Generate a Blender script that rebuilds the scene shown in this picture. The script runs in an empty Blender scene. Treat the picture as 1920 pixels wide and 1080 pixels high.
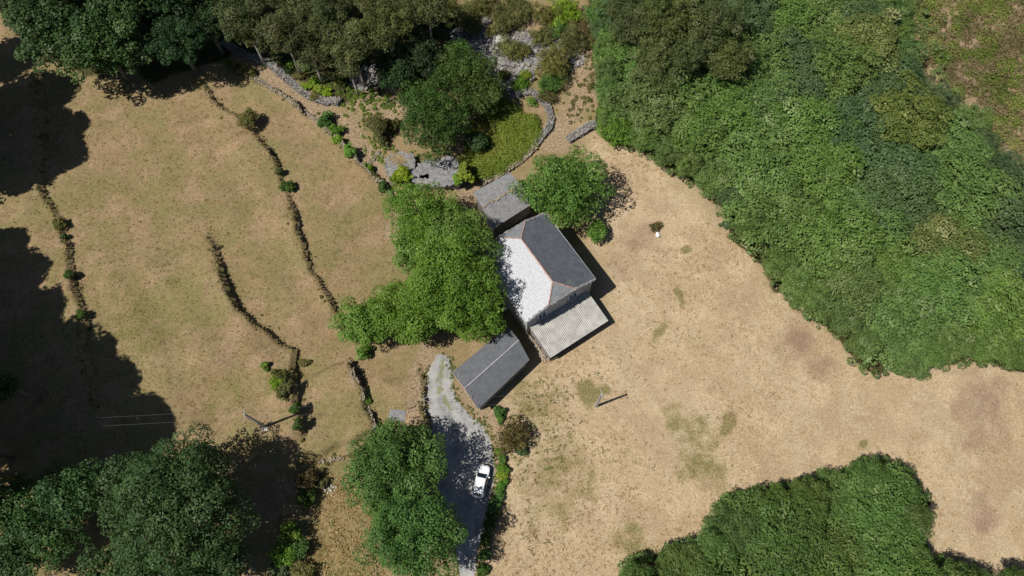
import bpy, math, random
import numpy as np
from mathutils import Vector, Matrix
random.seed(7); rng = np.random.default_rng(7)
R_ = math.radians
S = bpy.context.scene
# ---------------------------------------------------------------- camera, sky, sun, exposure
F, TILT, H = 1356.0, R_(21.9), 95.0
cam = bpy.data.objects.new('camera', bpy.data.cameras.new('camera'))
S.collection.objects.link(cam); S.camera = cam
cam.location = (0, 0, H); cam.rotation_euler = (TILT, 0, 0)
cam.data.sensor_width = 36; cam.data.lens = 36*F/1920
cam.data.clip_start = 1; cam.data.clip_end = 6000
SUN_EL, SHADOW_AZ = 57.0, 21.0            # shadows fall towards azimuth 21 deg (from +X)
W = bpy.data.worlds.new('World'); S.world = W; W.use_nodes = True
nt = W.node_tree; nt.nodes.clear()
o_ = nt.nodes.new('ShaderNodeOutputWorld'); b_ = nt.nodes.new('ShaderNodeBackground')
sky = nt.nodes.new('ShaderNodeTexSky'); sky.sky_type = 'NISHITA'; sky.sun_disc = False
sky.sun_elevation = R_(SUN_EL); sky.sun_rotation = R_(90-(SHADOW_AZ+180)) % (2*math.pi)
sky.altitude = 700
b_.inputs[1].default_value = 0.043
nt.links.new(sky.outputs[0], b_.inputs[0]); nt.links.new(b_.outputs[0], o_.inputs[0])
sl = bpy.data.lights.new('sun', 'SUN'); sl.energy = 4.6; sl.angle = R_(0.53); sl.color = (1, .95, .87)
sun = bpy.data.objects.new('sun', sl); S.collection.objects.link(sun)
_a, _e = R_(SHADOW_AZ), R_(SUN_EL)
sdir = Vector((math.cos(_a)*math.cos(_e), math.sin(_a)*math.cos(_e), -math.sin(_e)))
sun.rotation_euler = sdir.to_track_quat('-Z', 'Y').to_euler()
S.view_settings.view_transform = 'Standard'; S.view_settings.look = 'None'
S.view_settings.exposure = 0.42; S.view_settings.gamma = 1
S.render.engine = 'CYCLES'
S.cycles.max_bounces = 4; S.cycles.diffuse_bounces = 2; S.cycles.transparent_max_bounces = 4
S.render.resolution_x = 1024; S.render.resolution_y = 576

# ---------------------------------------------------------------- survey: photo pixel -> point in the place
def at(px, py, z=0.0):
    u = (px-960)/F; v = (540-py)/F
    y = v*math.cos(TILT)+math.sin(TILT); zz = v*math.sin(TILT)-math.cos(TILT)
    k = (z-H)/zz
    return (u*k, y*k)
def sm(t): t = np.clip(t, 0, 1); return t*t*(3-2*t)
_nd = [(rng.normal(0, 1, 2), rng.uniform(0, 6.28)) for _ in range(40)]
def snoise(x, y, scale, k=0):             # cheap smooth noise about -1..1, feature size ~scale metres
    s = 0
    for i in range(8):
        d, p = _nd[(i+k*5) % 40]
        s = s+np.sin((d[0]*x+d[1]*y)*(1.6/scale)+p)
    return s/3.0
# terraces: (pixels, guess of height, step height, fade of the step behind it)
STEPS = [
 ([(655,672),(665,700),(680,725),(690,755),(702,785),(712,812)], .6, 1.3, 14),
 ([(396,430),(410,470),(420,520),(440,560),(470,600),(512,632),(556,657),(551,690),(553,740),(560,775),(572,832)], 1.8, 1.3, 16),
 ([(372,145),(400,185),(440,215),(478,243),(498,272),(518,315),(538,355),(548,400),(556,432),(574,480),(600,530),(635,595)], 2.8, .95, 18),
 ([(62,110),(72,200),(68,300),(76,360),(105,405),(118,460),(132,520),(147,580),(153,625),(160,700),(162,760)], 4.6, 1.0, 22),
 ([(786,688),(795,720),(794,760),(800,805),(806,850)], .3, .9, 8),
 ([(470,150),(520,178),(568,212),(605,232),(645,272),(700,325),(735,365),(760,395)], 1.2, .8, 10),
 ([(555,893),(600,868),(650,856),(700,850)], 1.0, .9, 10),
]
def poly_w(pts, z): return np.array([at(p[0], p[1], z) for p in pts])
STEPW = [(poly_w(p, z), h, d) for p, z, h, d in STEPS]
def seg_dist(x, y, P):
    best = np.full(x.shape, 1e9); side = np.zeros(x.shape); par = np.zeros(x.shape)
    L = np.linalg.norm(np.diff(P, axis=0), axis=1); tot = L.sum(); acc = 0
    for i in range(len(P)-1):
        a, b = P[i], P[i+1]; d = b-a; l2 = d@d
        t = np.clip(((x-a[0])*d[0]+(y-a[1])*d[1])/l2, 0, 1)
        qx = x-(a[0]+t*d[0]); qy = y-(a[1]+t*d[1]); dd = np.hypot(qx, qy)
        m = dd < best
        best = np.where(m, dd, best)
        side = np.where(m, np.sign(d[0]*(y-a[1])-d[1]*(x-a[0])), side)
        par = np.where(m, (acc+t*L[i])/tot, par); acc += L[i]
    return best, side, par
def gz(x, y):
    x = np.asarray(x, float); y = np.asarray(y, float)
    sx = np.maximum(0, -x-6); z = 0.05*np.minimum(sx, 110)
    z = z-0.035*np.clip(x-28, 0, 90)
    z = z+0.03*np.clip(y-62, 0, 80)*sm((20-x)/30)
    near = sm((np.hypot(x-3, y-30)-22)/10)
    z = z+near*(snoise(x, y, 16, 1)*.18+snoise(x, y, 5, 2)*.06)
    jx = x+snoise(x, y, 1.6, 3)*.25+snoise(x, y, .6, 1)*.10; jy = y+snoise(x, y, 1.3, 4)*.25; hv = 1+.28*snoise(x, y, 3.5, 0)
    for P, h, dec in STEPW:
        d, s, t = seg_dist(jx, jy, P)
        sd = -d*s                            # positive = uphill (left) side
        w = sm(t/.12)*sm((1-t)/.06)
        z = z+h*w*hv*sm((sd+.12)/.28)*np.exp(-np.maximum(sd, 0)/dec)
    return z
def g1(x, y): return float(gz(np.array([x]), np.array([y]))[0])
def G(px, py, up=0.0):                      # point on the ground (or `up` above it) seen at a pixel
    z = 0
    for _ in range(5):
        x, y = at(px, py, z+up); z = g1(x, y)
    return x, y, z
def inpoly(x, y, P):
    x = np.asarray(x); y = np.asarray(y); c = np.zeros(x.shape, bool); n = len(P)
    for i in range(n):
        x1, y1 = P[i]; x2, y2 = P[(i+1) % n]
        if y1 == y2: continue
        m = ((y1 > y) != (y2 > y)) & (x < (x2-x1)*(y-y1)/(y2-y1)+x1)
        c ^= m
    return c
def soft_poly(x, y, P, w):
    d, _, _ = seg_dist(x, y, np.vstack([P, P[:1]])); s = np.where(inpoly(x, y, P), 1, -1)
    return sm(d*s/(2*w)+.5)

# ---------------------------------------------------------------- helpers
COL = S.collection
def tag(o, label, cat, group=None, kind=None):
    if label: o['label'] = label
    if cat: o['category'] = cat
    if group: o['group'] = group
    if kind: o['kind'] = kind
    return o
def npmesh(name, V, Fc, mats, attrs=None, mi=None, smooth=False):
    V = np.asarray(V, np.float32); me = bpy.data.meshes.new(name)
    if isinstance(Fc, np.ndarray):
        n, k = Fc.shape; loops = Fc.ravel().astype(np.int32)
        st = np.arange(0, n*k, k, dtype=np.int32); tt = np.full(n, k, np.int32)
    else:
        n = len(Fc); tt = np.array([len(f) for f in Fc], np.int32); st = np.concatenate([[0], np.cumsum(tt)[:-1]]).astype(np.int32)
        loops = np.array([i for f in Fc for i in f], np.int32)
    me.vertices.add(len(V)); me.vertices.foreach_set('co', V.ravel())
    me.loops.add(len(loops)); me.loops.foreach_set('vertex_index', loops)
    me.polygons.add(n); me.polygons.foreach_set('loop_start', st); me.polygons.foreach_set('loop_total', tt)
    for m in (mats if isinstance(mats, (list, tuple)) else [mats]): me.materials.append(m)
    if mi is not None: me.polygons.foreach_set('material_index', np.asarray(mi, np.int32))
    for k_, a in (attrs or {}).items():
        at_ = me.attributes.new(k_, 'FLOAT', 'POINT'); at_.data.foreach_set('value', np.asarray(a, np.float32))
    me.update(calc_edges=True); me.validate()
    me.polygons.foreach_set('use_smooth', np.full(len(me.polygons), smooth, bool))
    return me
def link(name, me, parent=None, loc=None, rotz=0):
    o = bpy.data.objects.new(name, me); COL.objects.link(o)
    if parent: o.parent = parent
    if loc is not None: o.location = loc
    o.rotation_euler.z = rotz
    return o
def empty(name, loc=(0, 0, 0), rotz=0):
    o = bpy.data.objects.new(name, None); COL.objects.link(o); o.location = loc; o.rotation_euler = (0, 0, rotz); o.empty_display_size = .3
    return o
class MB:
    """collects simple shapes into one mesh"""
    def __init__(s): s.v = []; s.f = []; s.m = []
    def add(s, V, Fs, mi=0):
        b = len(s.v); s.v += [tuple(map(float, p)) for p in V]; s.f += [tuple(i+b for i in f) for f in Fs]; s.m += [mi]*len(Fs); return s
    def hexa(s, P, mi=0):                    # 8 points: bottom 4 ccw, top 4 ccw
        return s.add(P, [(3,2,1,0),(4,5,6,7),(0,1,5,4),(1,2,6,5),(2,3,7,6),(3,0,4,7)], mi)
    def box(s, x0, x1, y0, y1, z0, z1, mi=0):
        return s.hexa([(x0,y0,z0),(x1,y0,z0),(x1,y1,z0),(x0,y1,z0),(x0,y0,z1),(x1,y0,z1),(x1,y1,z1),(x0,y1,z1)], mi)
    def slab(s, P, t, mi=0):                 # polygon P (ccw from above) thickened downward by t
        n = len(P); V = list(P)+[(p[0], p[1], p[2]-t) for p in P]
        return s.add(V, [tuple(range(n)), tuple(range(2*n-1, n-1, -1))]+[(i, i+n, (i+1) % n+n, (i+1) % n) for i in range(n)], mi)
    def tube(s, pts, rads, n=7, mi=0, cap=True):
        pts = [Vector(p) for p in pts]
        if not isinstance(rads, (list, tuple)): rads = [rads]*len(pts)
        V = []
        for i, p in enumerate(pts):
            d = (pts[min(i+1, len(pts)-1)]-pts[max(i-1, 0)]).normalized()
            a = d.orthogonal().normalized() if i == 0 else (a-d*a.dot(d)).normalized()
            b = d.cross(a)
            V += [p+(a*math.cos(6.28318*k/n)+b*math.sin(6.28318*k/n))*rads[i] for k in range(n)]
        Fs = [(i*n+k, i*n+(k+1) % n, (i+1)*n+(k+1) % n, (i+1)*n+k) for i in range(len(pts)-1) for k in range(n)]
        if cap: Fs += [tuple(range(n-1, -1, -1)), tuple(range((len(pts)-1)*n, len(pts)*n))]
        return s.add(V, Fs, mi)
    def mesh(s, name, mats, smooth=False): return npmesh(name, np.array(s.v), s.f, mats, mi=s.m, smooth=smooth)
    def obj(s, name, mats, parent=None, loc=None, smooth=False, rotz=0): return link(name, s.mesh(name, mats, smooth), parent, loc, rotz)

# ---------------------------------------------------------------- materials
def node(t, kind, **kw):
    n = t.nodes.new(kind)
    for k, v in kw.items():
        if k[0] == 'i' and k[1:].isdigit(): n.inputs[int(k[1:])].default_value = v
        else: setattr(n, k, v)
    return n
def c4(c): return (c[0], c[1], c[2], 1)
class MatB:
    def __init__(s, name, rough=.8, spec=.3):
        s.m = bpy.data.materials.new(name); s.m.use_nodes = True; s.t = s.m.node_tree; s.b = s.t.nodes['Principled BSDF']
        s.b.inputs['Roughness'].default_value = rough; s.b.inputs['Specular IOR Level'].default_value = spec
        s.co = node(s.t, 'ShaderNodeTexCoord').outputs['Object']
    def l(s, a, b): s.t.links.new(a, b)
    def noise(s, scale, detail=3, rough=.55, vec=None, w=None):
        n = node(s.t, 'ShaderNodeTexNoise'); n.inputs['Scale'].default_value = scale; n.inputs['Detail'].default_value = detail; n.inputs['Roughness'].default_value = rough
        s.l(vec or s.co, n.inputs['Vector']); return n.outputs[0]
    def attr(s, name): n = node(s.t, 'ShaderNodeAttribute'); n.attribute_name = name; return n.outputs['Fac']
    def rng(s, v, a, b, c=0., d=1.):
        n = node(s.t, 'ShaderNodeMapRange'); s.l(v, n.inputs[0])
        for i, q in enumerate((a, b, c, d)): n.inputs[i+1].default_value = q
        return n.outputs[0]
    def math(s, op, a, b):
        n = node(s.t, 'ShaderNodeMath', operation=op)
        for i, q in enumerate((a, b)):
            if isinstance(q, (int, float)): n.inputs[i].default_value = q
            else: s.l(q, n.inputs[i])
        return n.outputs[0]
    def mix(s, f, a, b, mode='MIX'):
        n = node(s.t, 'ShaderNodeMix', data_type='RGBA', blend_type=mode)
        for i, q in ((0, f), (6, a), (7, b)):
            if isinstance(q, (int, float)): n.inputs[i].default_value = q
            elif isinstance(q, tuple): n.inputs[i].default_value = c4(q)
            else: s.l(q, n.inputs[i])
        return n.outputs[2]
    def col(s, c): s.l(c, s.b.inputs['Base Color']) if not isinstance(c, tuple) else setattr(s.b.inputs['Base Color'], 'default_value', c4(c)); return s
    def shift(s, d):
        n = node(s.t, 'ShaderNodeMapping'); n.inputs[1].default_value = (d, d*.7, 0); s.l(s.co, n.inputs[0]); return n.outputs[0]
    def bump(s, h, strength=.5, dist=.05):
        n = node(s.t, 'ShaderNodeBump'); n.inputs['Strength'].default_value = strength; n.inputs['Distance'].default_value = dist
        s.l(h, n.inputs['Height']); s.l(n.outputs[0], s.b.inputs['Normal']); return s
def mottled(name, c1, c2, c3=None, s1=1.2, s2=9, rough=.85, bump=.4, dist=.03, spec=.25):
    M = MatB(name, rough, spec)
    c = M.mix(M.rng(M.noise(s1, 4), .35, .65), c1, c2)
    if c3: c = M.mix(M.rng(M.noise(s2, 3), .52, .66), c, c3)
    M.col(c).bump(M.noise(s2*2, 3), bump, dist); return M.m
def leafmat(name, c1, c2, c3=None, tr=.28, hue=.02, val=.3):
    M = MatB(name, .55, .25)
    v = M.attr('var'); c = M.mix(v, c1, c2)
    if c3: c = M.mix(M.rng(v, .86, .97), c, c3)
    oi = node(M.t, 'ShaderNodeObjectInfo').outputs['Random']
    h = node(M.t, 'ShaderNodeHueSaturation'); M.l(M.rng(oi, 0, 1, .5-hue, .5+hue), h.inputs['Hue'])
    rr = M.math('FRACT', M.math('MULTIPLY', oi, 7.31), 0)
    M.l(M.rng(rr, 0, 1, 1-val, 1+val), h.inputs['Value']); M.l(M.rng(M.math('FRACT', M.math('MULTIPLY', oi, 3.7), 0), 0, 1, .93, 1.04), h.inputs['Saturation'])
    M.l(c, h.inputs['Color']); cc = h.outputs[0]; M.l(cc, M.b.inputs['Base Color'])
    tl = node(M.t, 'ShaderNodeBsdfTranslucent'); M.l(M.mix(1.0, cc, (1.3, 1.25, .5), 'MULTIPLY'), tl.inputs[0])
    mx = node(M.t, 'ShaderNodeMixShader'); mx.inputs[0].default_value = tr
    M.l(M.b.outputs[0], mx.inputs[1]); M.l(tl.outputs[0], mx.inputs[2]); M.l(mx.outputs[0], M.t.nodes['Material Output'].inputs[0])
    return M.m
LM = dict(
 chest = leafmat('leaves bright chestnut', (.068,.138,.015), (.152,.268,.036), (.22,.32,.10), hue=.004, val=.06),
 walnut = leafmat('leaves fresh green', (.050,.118,.012), (.125,.235,.034), (.20,.31,.08), hue=.006, val=.08),
 car = leafmat('leaves clear green', (.040,.100,.016), (.100,.200,.038), (.16,.25,.08), hue=.006, val=.06),
 wood = leafmat('leaves wood green', (.068,.124,.026), (.152,.240,.058), (.22,.28,.12), hue=.010, val=.09),
 woodyellow = leafmat('leaves with catkins', (.085,.115,.022), (.20,.23,.060), (.36,.34,.15), hue=.012, val=.1),
 woodgrey = leafmat('leaves grey green', (.050,.088,.030), (.105,.165,.065), (.16,.20,.11), hue=.010, val=.08),
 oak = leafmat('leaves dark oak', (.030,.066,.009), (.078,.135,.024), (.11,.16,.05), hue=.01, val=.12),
 bottom = leafmat('leaves dense green', (.052,.098,.018), (.120,.195,.044), (.17,.22,.08), hue=.012, val=.12),
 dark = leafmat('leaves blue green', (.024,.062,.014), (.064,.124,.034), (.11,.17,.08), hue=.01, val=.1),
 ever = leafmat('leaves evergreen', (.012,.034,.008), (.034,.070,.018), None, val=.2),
 euca = leafmat('leaves olive brown', (.044,.060,.016), (.118,.142,.040), (.18,.17,.09), hue=.012, val=.15),
 broom = leafmat('twigs olive broom', (.070,.078,.018), (.175,.175,.050), (.24,.21,.09), hue=.015, val=.2),
 lime = leafmat('leaves lime', (.11,.19,.012), (.24,.33,.03), (.35,.38,.05), val=.15),
 bright = leafmat('leaves bright shrub', (.070,.150,.010), (.150,.270,.020), None, val=.15),
 brown = leafmat('leaves brown shrub', (.060,.050,.018), (.130,.100,.035), (.16,.15,.05), val=.15),
 heath = leafmat('heather', (.095,.090,.026), (.230,.185,.085), (.17,.19,.05), tr=.1, val=.05),
 dry = leafmat('dry grass blades', (.30,.20,.09), (.50,.37,.19), (.17,.20,.07), tr=.15, val=.05),
 dryleft = leafmat('dry olive grass blades', (.20,.145,.06), (.36,.26,.12), (.13,.15,.045), tr=.15, val=.05),
 green = leafmat('green grass blades', (.10,.12,.03), (.20,.20,.07), None, tr=.2, val=.05),
 bramble = leafmat('bramble leaves', (.080,.125,.016), (.175,.245,.036), (.24,.20,.07), val=.1),
)
bark = mottled('bark', (.10,.085,.07), (.20,.18,.15), s1=3, s2=12)
barkpale = mottled('pale bark', (.32,.29,.25), (.48,.45,.40), s1=2, s2=10)
deadwood = mottled('grey dead wood', (.26,.25,.24), (.42,.41,.39), s1=2, s2=10)
stone = mottled('lichened stone', (.11,.105,.10), (.22,.21,.20), (.29,.27,.22), s1=1.7, s2=7, bump=.6)
stonewarm = mottled('dusty stone', (.17,.145,.115), (.28,.235,.18), (.20,.18,.09), s1=1.1, s2=5, bump=.6)
slabgrey = mottled('stone slab roof', (.13,.13,.14), (.20,.20,.21), (.27,.26,.24), s1=1.3, s2=5, bump=.8, dist=.06)
concrete = mottled('concrete', (.30,.29,.27), (.42,.41,.39), s1=2, s2=11)
wallm = mottled('rendered wall', (.30,.30,.30), (.46,.45,.44), (.22,.22,.22), s1=.8, s2=3, bump=.2)
stonewallm = mottled('rubble stone masonry', (.17,.16,.15), (.30,.28,.26), (.12,.11,.10), s1=2, s2=5, bump=.8, dist=.06)
white_paint = mottled('white window paint', (.7,.7,.7), (.8,.8,.8), s1=2, s2=9, rough=.5)
dark_wood = mottled('weathered timber', (.08,.065,.05), (.17,.14,.11), s1=2, s2=9)
pale_wood = mottled('sun bleached timber', (.28,.23,.18), (.42,.36,.29), s1=3, s2=9)
rusty = mottled('red mortar', (.24,.135,.105), (.36,.23,.19), (.40,.36,.33), s1=3, s2=8)
mortar = mottled('grey mortar', (.26,.26,.28), (.36,.36,.38), s1=3, s2=8)
metal = mottled('galvanised steel', (.3,.31,.32), (.42,.43,.44), s1=4, s2=10, rough=.45)
def slates(name, c1, c2, c3, course=.28, light=.62):
    M = MatB(name, .55, .4)
    br = node(M.t, 'ShaderNodeTexBrick'); M.l(M.co, br.inputs['Vector'])
    br.inputs['Scale'].default_value = 1; br.inputs['Brick Width'].default_value = course*1.1; br.inputs['Row Height'].default_value = course
    br.inputs['Mortar Size'].default_value = .012; br.inputs['Color1'].default_value = c4(c1); br.inputs['Color2'].default_value = c4(c2); br.inputs['Mortar'].default_value = c4(tuple(q*.6 for q in c1)); br.inputs['Bias'].default_value = 0
    c = M.mix(M.rng(M.noise(.9, 5), .38, .66, 0, .7), br.outputs[0], c2)
    c = M.mix(M.rng(M.noise(3.4, 4, .7), light, light+.05), c, c3)
    c = M.mix(M.rng(M.noise(.45, 6, .7), .55, .72, 0, .45), c, (.20,.205,.18) if c1[0] < .3 else (.37,.37,.36)); c = M.mix(M.rng(M.noise(14, 2, .8), .35, .6, .35, 0), c, tuple(q*.55 for q in c1)) if c1[0] < .3 else c
    M.col(c).bump(br.outputs['Fac'], .3, -.02); return M.m
slate_dark = slates('dark slate', (.070,.079,.094), (.105,.116,.132), (.30,.31,.30), light=.66)
slate_shed = slates('blue black slate', (.092,.098,.110), (.125,.132,.146), (.22,.23,.23), light=.72)
slate_lime = slates('lime washed slate', (.345,.355,.38), (.395,.405,.43), (.30,.31,.335), light=.50)
slate_hip = slates('grey hip slate', (.13,.14,.15), (.20,.21,.22), (.36,.36,.36), light=.6)
def corrugated():
    M = MatB('corrugated fibre cement', .8, .2)
    c = M.mix(M.rng(M.noise(1.1, 5), .35, .65), (.27,.265,.25), (.385,.375,.355)); c = M.mix(M.rng(M.noise(2.3, 4), .62, .70), c, (.24,.20,.17))
    M.col(c); return M.m
corr = corrugated()
glassm = MatB('window glass', .08, .6).col((.05,.10,.17)).m
bluem = mottled('blue painted shutter', (.03,.09,.22), (.05,.13,.30), s1=3, s2=9, rough=.5)
# ground material
def ground_mat():
    M = MatB('dry meadow', .95, .1)
    big = M.noise(.09, 5, .6); mid = M.noise(.55, 4, .6); fine = M.noise(4.2, 4, .75); vf = M.noise(11, 3, .8)
    left = M.mix(M.rng(big, .38, .62), (.315,.228,.135), (.290,.240,.128))
    right = M.mix(M.rng(big, .40, .60), (.49,.385,.255), (.53,.435,.305))
    c = M.mix(M.attr('fld'), left, right)
    c = M.mix(M.rng(mid, .50, .68, 0, .5), c, M.mix(M.attr('fld'), (.215,.165,.080), (.38,.27,.15)))
    pat = M.noise(.28, 5, .62); pat2 = M.noise(1.3, 5, .7); pat3 = M.noise(.16, 4, .6, vec=M.shift(40))
    c = M.mix(M.rng(pat, .48, .62, 0, .8), c, M.mix(M.attr('fld'), (.385,.275,.180), (.60,.475,.330)))
    c = M.mix(M.rng(pat3, .48, .62, 0, .8), c, M.mix(M.attr('fld'), (.235,.215,.095), (.43,.33,.22)))
    c = M.mix(M.rng(pat2, .52, .70, 0, .5), c, M.mix(M.attr('fld'), (.215,.175,.090), (.42,.305,.185)))
    c = M.mix(M.rng(pat2, .30, .44, .4, 0), c, M.mix(M.attr('fld'), (.345,.285,.165), (.64,.52,.36)))
    n = M.rng(M.math('ADD', M.attr('grn'), M.math('MULTIPLY', M.math('SUBTRACT', mid, .5), 1.3)), .34, .78, 0, .8)
    c = M.mix(n, c, M.mix(M.rng(fine, .4, .6), (.15,.155,.045), (.24,.215,.095)))
    c = M.mix(M.rng(M.math('ADD', M.attr('purp'), M.math('MULTIPLY', M.math('SUBTRACT', M.noise(.35, 5), .5), 1.2)), .40, .95, 0, .8), c, (.285,.195,.145))
    c = M.mix(M.rng(M.math('ADD', M.attr('soil'), M.math('MULTIPLY', M.math('SUBTRACT', mid, .5), .9)), .35, .75, 0, .9), c, M.mix(M.rng(fine, .4, .62), (.27,.20,.14), (.44,.345,.235)))
    c = M.mix(M.rng(M.math('ADD', M.attr('scree'), M.math('MULTIPLY', M.math('SUBTRACT', fine, .5), .8)), .35, .65), c, M.mix(M.rng(vf, .4, .6), (.15,.14,.14), (.26,.225,.19)))
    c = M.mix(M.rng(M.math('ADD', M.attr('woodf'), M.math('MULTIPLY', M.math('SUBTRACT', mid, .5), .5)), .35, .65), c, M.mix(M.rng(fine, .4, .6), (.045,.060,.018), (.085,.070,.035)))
    c = M.mix(M.rng(fine, .30, .72, 1, 0), c, M.mix(1.0, c, (.52,.50,.46), 'MULTIPLY'))
    c = M.mix(M.rng(vf, .35, .7), M.mix(1.0, c, (.70,.68,.64), 'MULTIPLY'), M.mix(1.0, c, (1.30,1.29,1.27), 'MULTIPLY'))
    M.col(c); M.bump(M.math('ADD', fine, M.math('MULTIPLY', vf, .5)), .7, .12); return M.m
def road_mat():
    M = MatB('worn gravel track', .9, .2)
    c = M.mix(M.rng(M.noise(.5, 5, .65), .40, .60), (.215,.215,.22), (.36,.355,.345))
    c = M.mix(M.rng(M.noise(2.6, 5, .7), .55, .72), c, (.42,.40,.37)); c = M.mix(M.rng(M.noise(9, 3, .8), .35, .62, .55, 0), c, (.14,.14,.14))
    c = M.mix(M.rng(M.math('ADD', M.attr('track'), M.math('MULTIPLY', M.math('SUBTRACT', M.noise(.9, 4, .7), .5), 1.2)), .3, 1, 0, .28), c, (.42,.41,.39))
    e = M.math('ADD', M.attr('edge'), M.math('MULTIPLY', M.math('SUBTRACT', M.noise(1.3, 5, .7), .5), 2.0))
    c = M.mix(M.rng(e, .85, 1.2, 0, .8), c, (.30,.235,.175))
    c = M.mix(M.rng(M.math('ADD', M.attr('weed'), M.math('MULTIPLY', M.math('SUBTRACT', M.noise(1.6, 4), .5), 1.6)), .6, .8, 0, .75), c, (.16,.17,.07))
    M.col(c).bump(M.noise(9, 4, .8), .6, .04); return M.m

# ---------------------------------------------------------------- ground sheet, reaching the horizon
xs = np.concatenate([-np.geomspace(100, 2500, 26)[::-1], np.arange(-99, 99.01, .33), np.geomspace(100, 2500, 26)])
ys = np.concatenate([-np.geomspace(10, 2500, 34)[::-1], np.arange(-9.5, 104, .33), np.geomspace(105, 2500, 26)])
GX, GY = np.meshgrid(xs, ys); gx, gy = GX.ravel(), GY.ravel()
GZ = gz(gx, gy)
def pw(L, z=0): return np.array([at(p[0], p[1], z) for p in L])
wob = lambda s, k: snoise(gx, gy, s, k)
wx, wy = gx+wob(3, 5)*1.0, gy+wob(3, 6)*1.0
fldP = pw([(1100,250),(1200,270),(1600,640),(2200,620),(2300,1300),(900,1300),(935,1000),(940,870),(905,790),(1000,680),(1130,560),(1110,440)])
fld = soft_poly(wx, wy, fldP, 3.0)
def blobs(L):
    s = np.zeros(gx.shape)
    for px, py, r, a in L:
        x, y = at(px, py, 1 if px > 700 else 3.5); s = np.maximum(s, a*np.exp(-((wx-x)**2+(wy-y)**2)/(r*r)))
    return s
grn = blobs([(250,620,8,.55),(330,560,7,.5),(220,560,6,.5),(420,740,6,.5),(500,270,5,.25),(180,420,6,.4),(500,480,6,.45),(600,470,5,.45),(530,700,3.5,.7),(160,190,5,.45),(700,300,5,.3),
 (640,420,5,.3),(560,250,4,.3),(1000,760,6,.5),(960,800,4,.4),(1100,740,2,.9),(1090,715,1.3,1),(1130,720,1,.9),(1275,560,1,1),(1285,465,1,.9),(1300,800,4,.5),(1310,850,4,.55),(1350,790,1.2,.9),(1280,780,3,.5),(1340,870,3,.55),
 (1050,870,6,.45),(1030,960,6,.4),(1100,900,4,.4),(1160,840,4,.3),(880,720,1.5,.8),(860,740,1.2,.8),(940,730,2.5,.55),(1240,620,1.2,.6),(1635,820,.8,.8),(1640,905,.8,.6),(600,1010,4,.35),(680,1000,4,.3),(1180,1030,3,.6),
 (620,1050,4,.4),(560,1060,4,.6),(100,1075,5,.4),(530,1050,4,.6)])
grn = np.where(gx > 0, grn*1.35, grn*1.1); grn = np.maximum(grn, .36*np.exp(-((gx+50)**2/520+(gy-32)**2/330))); grn = np.maximum(grn, .75*soft_poly(wx, wy, pw([(885,335),(870,300),(890,240),(905,190),(960,200),(1000,240),(1000,280),(960,320),(900,345)]), 1.2))
purp = blobs([(1500,640,4,.9),(1545,690,4,.8),(1470,600,3,.4),(1860,770,5,.8),(1850,970,4,.85),(1840,800,4,.6),(1360,770,3,.5),(1240,470,3,.6),(1190,440,3.5,.8),(1160,500,3,.6),(1160,590,3,.5),(1380,830,4,.35),(1700,870,5,.4),(1590,850,2,.4),
 (1220,425,1.8,.7),(1100,980,2.2,.6),(1190,700,5,.35),(240,170,6,.45),(380,180,4,.5),(400,560,4,.5),(430,650,5,.5),(470,730,4,.4),(640,230,3,.3),(1780,680,4,.5),(1870,720,4,.6)])
soil = np.zeros(gx.shape)
for L, w, z in (([(1120,60),(1105,120),(1085,180),(1060,230),(1040,265)], 2.6, 1), ([(445,105),(520,155),(590,190),(660,235),(700,290),(740,340),(760,420)], 1.9, 2), ([(810,660),(790,700),(775,760),(760,790)], 1.6, .5),
                ([(865,745),(900,780),(925,800),(932,850),(932,900),(925,950)], 1.2, 0), ([(1000,30),(960,75),(1010,110)], 3, 1), ([(640,150),(690,190),(740,200)], 4, 1.5), ([(890,340),(860,360)], 2, 0)):
    d, _, _ = seg_dist(wx, wy, pw(L, z)); soil = np.maximum(soil, np.exp(-(d/w)**2))
screeP = pw([(845,60),(880,40),(960,50),(1060,70),(1100,110),(1075,130),(1010,120),(985,165),(940,165),(900,130),(845,85)], 1)
scree = soft_poly(wx, wy, screeP, 1.0); scree = np.maximum(scree, .8*soft_poly(wx, wy, pw([(780,0),(800,-20),(830,0),(800,30)], 1), .8))
FOREST = [(1115,130),(1118,180),(1125,235),(1165,262),(1200,275),(1225,300),(1262,325),(1300,345),(1340,378),(1372,410),(1382,455),(1420,492),(1450,515),(1462,542),(1500,578),(1545,600),(1575,625),(1590,660),(1625,690),(1650,700),(1690,690),(1730,698),(1775,672),(1800,665),(1850,672),(1900,685),(2250,700),(2300,100),(1990,330),(1915,318),(1880,285),(1850,240),(1815,190),(1750,165),(1735,120),(1710,70),(1690,0),(1690,-150),(1110,-150),(1110,40)]
BOTR = [(1150,1110),(1170,1062),(1215,1040),(1270,1030),(1310,1010),(1335,985),(1345,950),(1400,930),(1450,915),(1510,912),(1560,890),(1600,880),(1625,858),(1660,870),(1700,880),(1730,925),(1740,965),(1715,985),(1710,1010),(1740,1060),(1790,1055),(1830,1075),(1880,1080),(2000,1065),(2200,1050),(2200,1300),(1150,1300)]
TOPL = [(0,-100),(20,20),(60,100),(140,150),(300,150),(400,110),(440,80),(520,130),(620,170),(640,190),(700,160),(830,150),(900,60),(780,-100)]
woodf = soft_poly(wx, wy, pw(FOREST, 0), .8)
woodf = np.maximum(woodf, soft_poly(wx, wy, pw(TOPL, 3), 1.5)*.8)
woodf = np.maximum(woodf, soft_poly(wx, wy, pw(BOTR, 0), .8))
far = sm((np.hypot(gx, gy-45)-115)/30); woodf = np.maximum(woodf, far)
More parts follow.
